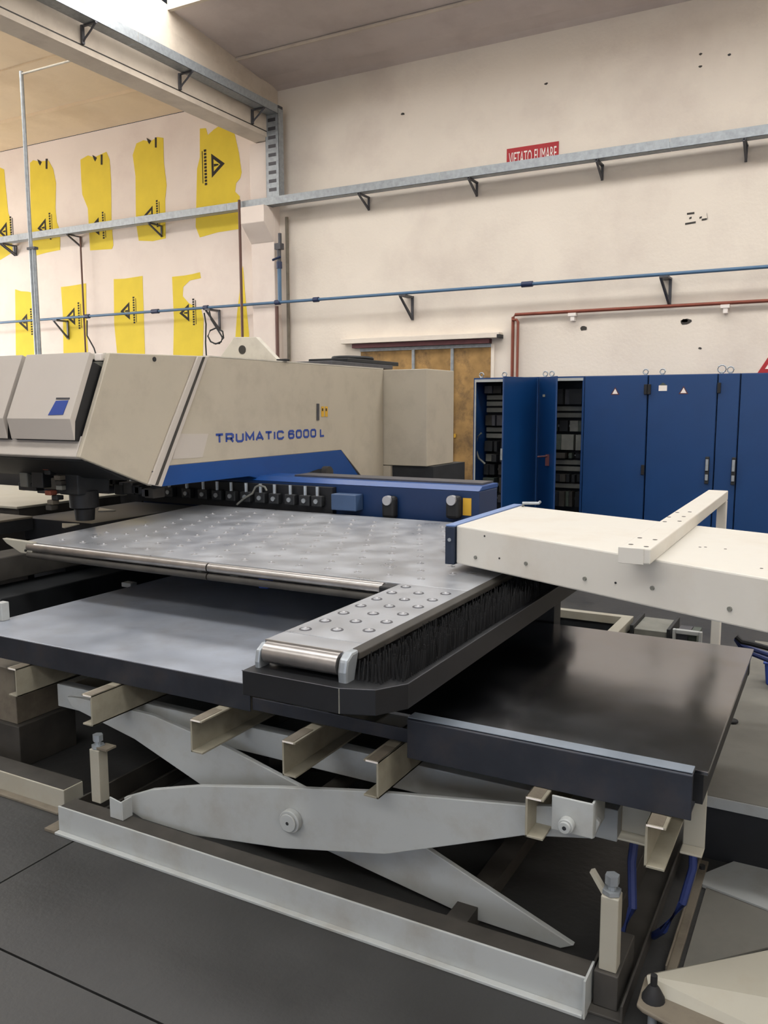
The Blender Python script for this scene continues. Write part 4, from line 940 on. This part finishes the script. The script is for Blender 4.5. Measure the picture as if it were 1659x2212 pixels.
# cables under the arm at the right
for i, dy in enumerate((0, 14, 26)):
    o = obj('power_cable', MB().tube([ony(x, y+dy*k, 3.9+0.06*i) for x, y, k in ((1590,1375,.2),(1602,1386,.5),(1625,1391,.8),(1665,1402,1),(1760,1424,1))], 0.012, 8), 'hose' if i else 'rubber', None, smooth=True)
    o.location.z += 0.0; tag(o, ('black cable drooping under the white arm above two blue ones', 'upper blue cable drooping under the white arm', 'lower blue cable drooping under the white arm')[i], 'cable')
# floor rail (angle) and plates beside the lift
rl = empty('floor_rail', (-0.34, 2.7, 0)); tag(rl, 'narrow grey angle rail on the floor along the lift', 'rail')
obj('rail_angle', MB().box(-0.362, -0.332, 2.36, 3.04, 0.0, 0.014).box(-0.362, -0.356, 2.36, 3.04, 0.014, 0.03), 'cream_dirty_shade', rl, 0.002)
obj('rail_bolt', MB().cyl((-0.347, 2.98, 0.014), (-0.347, 2.98, 0.026), 0.012, 6), 'dark', rl)
fp = obj('floor_plate', MB().prism([onz(x, y, 0.0) for x, y in ((1530,1905),(1700,1968),(1700,2040),(1475,2095))], (0,0,0.006)), 'dust', None); tag(fp, 'dull grey steel plate lying on the floor between rail and footed base', 'plate')
bp2 = obj('floor_plate', MB().prism([onz(x, y, 0.04) for x, y in ((1497,1880),(1640,1823),(1760,1800),(1760,1985),(1515,1892))], (0,0,0.012)), 'cream_white', None)
for v in bp2.data.vertices: pass
bp2.location.z = 0.0; tag(bp2, 'pale bluish sheet lying on the floor beside the platform', 'plate')
fb = empty('footed_base', (-0.1, 2.1, 0)); tag(fb, 'cream machine base plate standing on a black adjustable foot', 'machine base')
bpz = 0.17
l0, l1, l2, t0_, t1_ = onz(1402, 2142, 0.1003), onz(1438, 2151, 0.1003), onz(1760, 2292, 0.1003), onz(1397, 2107, 0.13), onz(1720, 2040, 0.165)
pb_ = t0_.lerp(t1_, 1.6); pf_ = l1.lerp(l2, 1.6); pb_.z = 0.175
bk = [l0, l1, l2, t0_, t1_, pb_, Vector((pb_.x, pb_.y, 0.1003)), pf_, Vector((pf_.x, pf_.y+0.18, 0.172)), onz(1400, 2104, 0.1003)]
hb_ = bmesh.new()
for p in bk: hb_.verts.new(p)
bmesh.ops.convex_hull(hb_, input=hb_.verts); hm = MB()
hb_.verts.index_update(); hm.add([v.co.copy() for v in hb_.verts], [tuple(v.index for v in f.verts) for f in hb_.faces]); hb_.free()
obj('base_block', hm, 'cream', fb)
fq = [onz(x, y, 0.10) for x, y in ((1375,2168),(1393,2108))]+[Vector((pb_.x+0.05, pb_.y+0.02, 0.10)), Vector((pf_.x+0.05, pf_.y-0.09, 0.10))]+[onz(x, y, 0.10) for x, y in ((1450,2214),(1388,2180))]
obj('base_flange', MB().prism(fq, (0,0,-0.012)), 'cream_dirty_shade', fb, 0.004)
p = onz(1411, 2158, 0.10)
ft = obj('adjuster_foot', MB().tube([(p.x,p.y,0.100),(p.x,p.y,0.108),(p.x,p.y,0.132),(p.x,p.y,0.140)], [0.030,0.029,0.016,0.010], 16), 'rubber', fb, smooth=True)
obj('foot_stem', MB().cyl((p.x,p.y,0.140), (p.x,p.y,0.168), 0.009, 10), 'rubber', ft, smooth=True)
obj('foot_bolt', MB().cyl((p.x,p.y,0.0), (p.x,p.y,0.0878), 0.012, 10), 'galv', fb, smooth=True)
box('base_pillar', (-0.15, 0.10, 2.05, 2.25, 0.0, 0.087), 'dark', fb)

# ================================================================ BEHIND THE PLATE: LOW LOADING FRAME
lf = empty('loading_frame', (-1.1, 4.7, 0)); tag(lf, 'low cream frame on the floor behind the lift plate', 'frame')
FZ = 0.40
a, b, c = onz(1180, 1308, FZ), onz(1365, 1335, FZ), onz(1325, 1368, FZ)
box('frame_bar', (a.x-0.4, b.x, b.y, b.y+0.05, FZ-0.05, FZ), 'cream', lf, 0.003)
box('frame_bar', (b.x-0.06, b.x, 3.75, b.y-0.001, FZ-0.06, FZ), 'cream', lf, 0.003)
box('frame_panel', (a.x-0.4, b.x-0.07, b.y+0.01, b.y+0.03, 0.0, FZ-0.051), 'dark', lf)
for x in (b.x-0.05, a.x): box('frame_leg', (x, x+0.045, b.y+0.001, b.y+0.045, 0, FZ-0.051), 'cream_dirty_shade', lf)
box('frame_leg', (b.x-0.055, b.x-0.005, 3.78, 3.83, 0, FZ-0.061), 'cream_dirty_shade', lf)
xg0, xg1 = onz(1372, 1338, FZ).x, onz(1460, 1345, FZ).x
gb = empty('grey_box', ((xg0+xg1)/2, 4.8, 0)); tag(gb, 'low grey metal box with dark sides behind the lift plate', 'box')
box('box_body', (xg0+0.02, xg1-0.02, 4.75, 5.05, 0.0, FZ-0.02), 'modgrey', gb, 0.004)
for x in (xg0, xg1-0.02): box('box_side', (x, x+0.019, 4.74, 5.06, 0.0, FZ), 'dark', gb, 0.003)
xw0, xw1 = onz(1466, 1345, FZ).x, onz(1530, 1348, FZ).x
wf = empty('white_framed_box', ((xw0+xw1)/2, 4.8, 0)); tag(wf, 'grey box with a white metal frame behind the lift plate', 'box')
obj('white_frame', MB().box(xw0, xw0+0.016, 4.72, 4.75, 0, FZ+0.01).box(xw1-0.016, xw1, 4.72, 4.75, 0, FZ+0.01).box(xw0+0.016, xw1-0.016, 4.72, 4.75, FZ-0.012, FZ+0.01), 'cream_white', wf, 0.003)
box('box_body', (xw0+0.01, (xw0+xw1)/2, 4.751, 4.95, 0, FZ-0.02), 'galv_dark', wf)
box('box_body', ((xw0+xw1)/2+0.004, xw1-0.03, 4.751, 4.95, 0, FZ-0.02), 'green', wf)

# ================================================================ LEFT SIDE
# raised side tables beyond the head
lz = 0.955
s1_ = empty('side_table', (-5.2, 3.9, 0)); tag(s1_, 'pale side table with dark flanks left of the work table', 'table')
xr1 = onz(50, 1118, lz).x
box('table_top', (xr1-1.6, xr1, 2.3, 3.52, lz-0.012, lz), 'cream_dirty_shade', s1_, 0.003)
box('table_flank', (xr1-1.58, xr1-0.004, 2.32, 3.52, lz-0.085, lz-0.0125), 'dark', s1_)
box('table_leg', (xr1-1.2, xr1-0.3, 2.6, 3.3, 0, lz-0.086), 'black', s1_)
s2_ = empty('side_table', (-5.4, 4.6, 0)); tag(s2_, 'pale sheet steel side table behind the punch spindle', 'table')
lz2 = 1.0
xr2 = onz(60, 1095, lz2).x
box('table_top', (-6.6, -4.62, 3.55, 4.5, lz2-0.015, lz2), 'cream', s2_, 0.003)
box('table_flank', (-6.58, -4.64, 3.58, 4.45, lz2-0.10, lz2-0.016), 'brownish', s2_)
box('table_leg', (-6.2, -5.0, 3.9, 4.4, 0, lz2-0.101), 'black', s2_)
bl2 = empty('blue_housing', (-8.0, 5.9, 0)); tag(bl2, 'blue machine housing behind the pale side table', 'housing')
hx1 = ony(44, 1045, 5.5).x
box('housing_body', (hx1-1.6, hx1, 5.5, 6.2, 0, 1.16), 'blue', bl2, 0.01)
box('housing_top', (hx1-1.6, hx1+0.02, 5.48, 6.2, 1.1605, 1.18), 'beige_light', bl2, 0.005)
# machine bed beams under the left end of the table
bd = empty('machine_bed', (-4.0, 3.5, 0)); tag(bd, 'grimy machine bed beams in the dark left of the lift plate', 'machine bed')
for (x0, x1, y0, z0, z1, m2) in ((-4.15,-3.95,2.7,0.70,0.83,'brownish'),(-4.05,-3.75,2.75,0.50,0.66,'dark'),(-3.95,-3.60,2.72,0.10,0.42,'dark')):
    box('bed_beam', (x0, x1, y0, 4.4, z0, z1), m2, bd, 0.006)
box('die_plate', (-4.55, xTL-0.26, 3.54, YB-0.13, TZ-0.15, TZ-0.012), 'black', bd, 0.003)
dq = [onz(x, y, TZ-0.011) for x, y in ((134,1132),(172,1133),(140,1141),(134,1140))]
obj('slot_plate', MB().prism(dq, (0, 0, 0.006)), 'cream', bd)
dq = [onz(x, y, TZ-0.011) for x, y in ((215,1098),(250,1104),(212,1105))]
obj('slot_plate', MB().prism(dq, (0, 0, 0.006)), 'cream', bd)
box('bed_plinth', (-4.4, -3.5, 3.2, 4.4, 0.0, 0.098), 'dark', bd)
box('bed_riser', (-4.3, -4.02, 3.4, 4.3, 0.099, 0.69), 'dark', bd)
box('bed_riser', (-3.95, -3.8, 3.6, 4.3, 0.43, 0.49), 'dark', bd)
# small stop at the left rim of the plate
p = onz(10, 1340, PZ); q = onz(10, 1303, PZ)
box('plate_stop', (p.x-0.03, p.x+0.012, p.y-0.02, p.y+0.02, PZ+0.0005, PZ+0.085), 'cream_white', lt, 0.003)
# neighbouring base rail and upright at the left
nb = empty('base_rail', (-3.3, 2.3, 0)); tag(nb, 'cream base rail on the floor left of the lift base', 'rail')
obj('rail_beam', MB().prism([(-4.6,2.215,0.0),(-2.70,2.215,0.0),(-2.70,2.315,0.0),(-4.6,2.315,0.0)], (0,0,0.09)), 'cream', nb, 0.003)
box('rail_flange', (-4.6, -2.70, 2.18, 2.2145, 0.0, 0.01), 'cream_dirty_shade', nb, 0.002)
box('rail_top', (-4.6, -2.705, 2.22, 2.315, 0.0905, 0.092), 'brownish', nb)
up = empty('upright_box', (-3.3, 2.45, 0)); tag(up, 'grey cream upright box behind the left base rail', 'box')
a = ony(37, 1560, 2.42)
box('upright_body', (a.x-0.35, a.x, 2.42, 2.70, 0.20, 0.46), 'cream_dirty_shade', up, 0.004)  # darker paint stands in for the shade on this upright
box('upright_foot', (a.x-0.37, a.x+0.035, 2.40, 2.72, 0.0, 0.1995), 'brownish', up, 0.004)
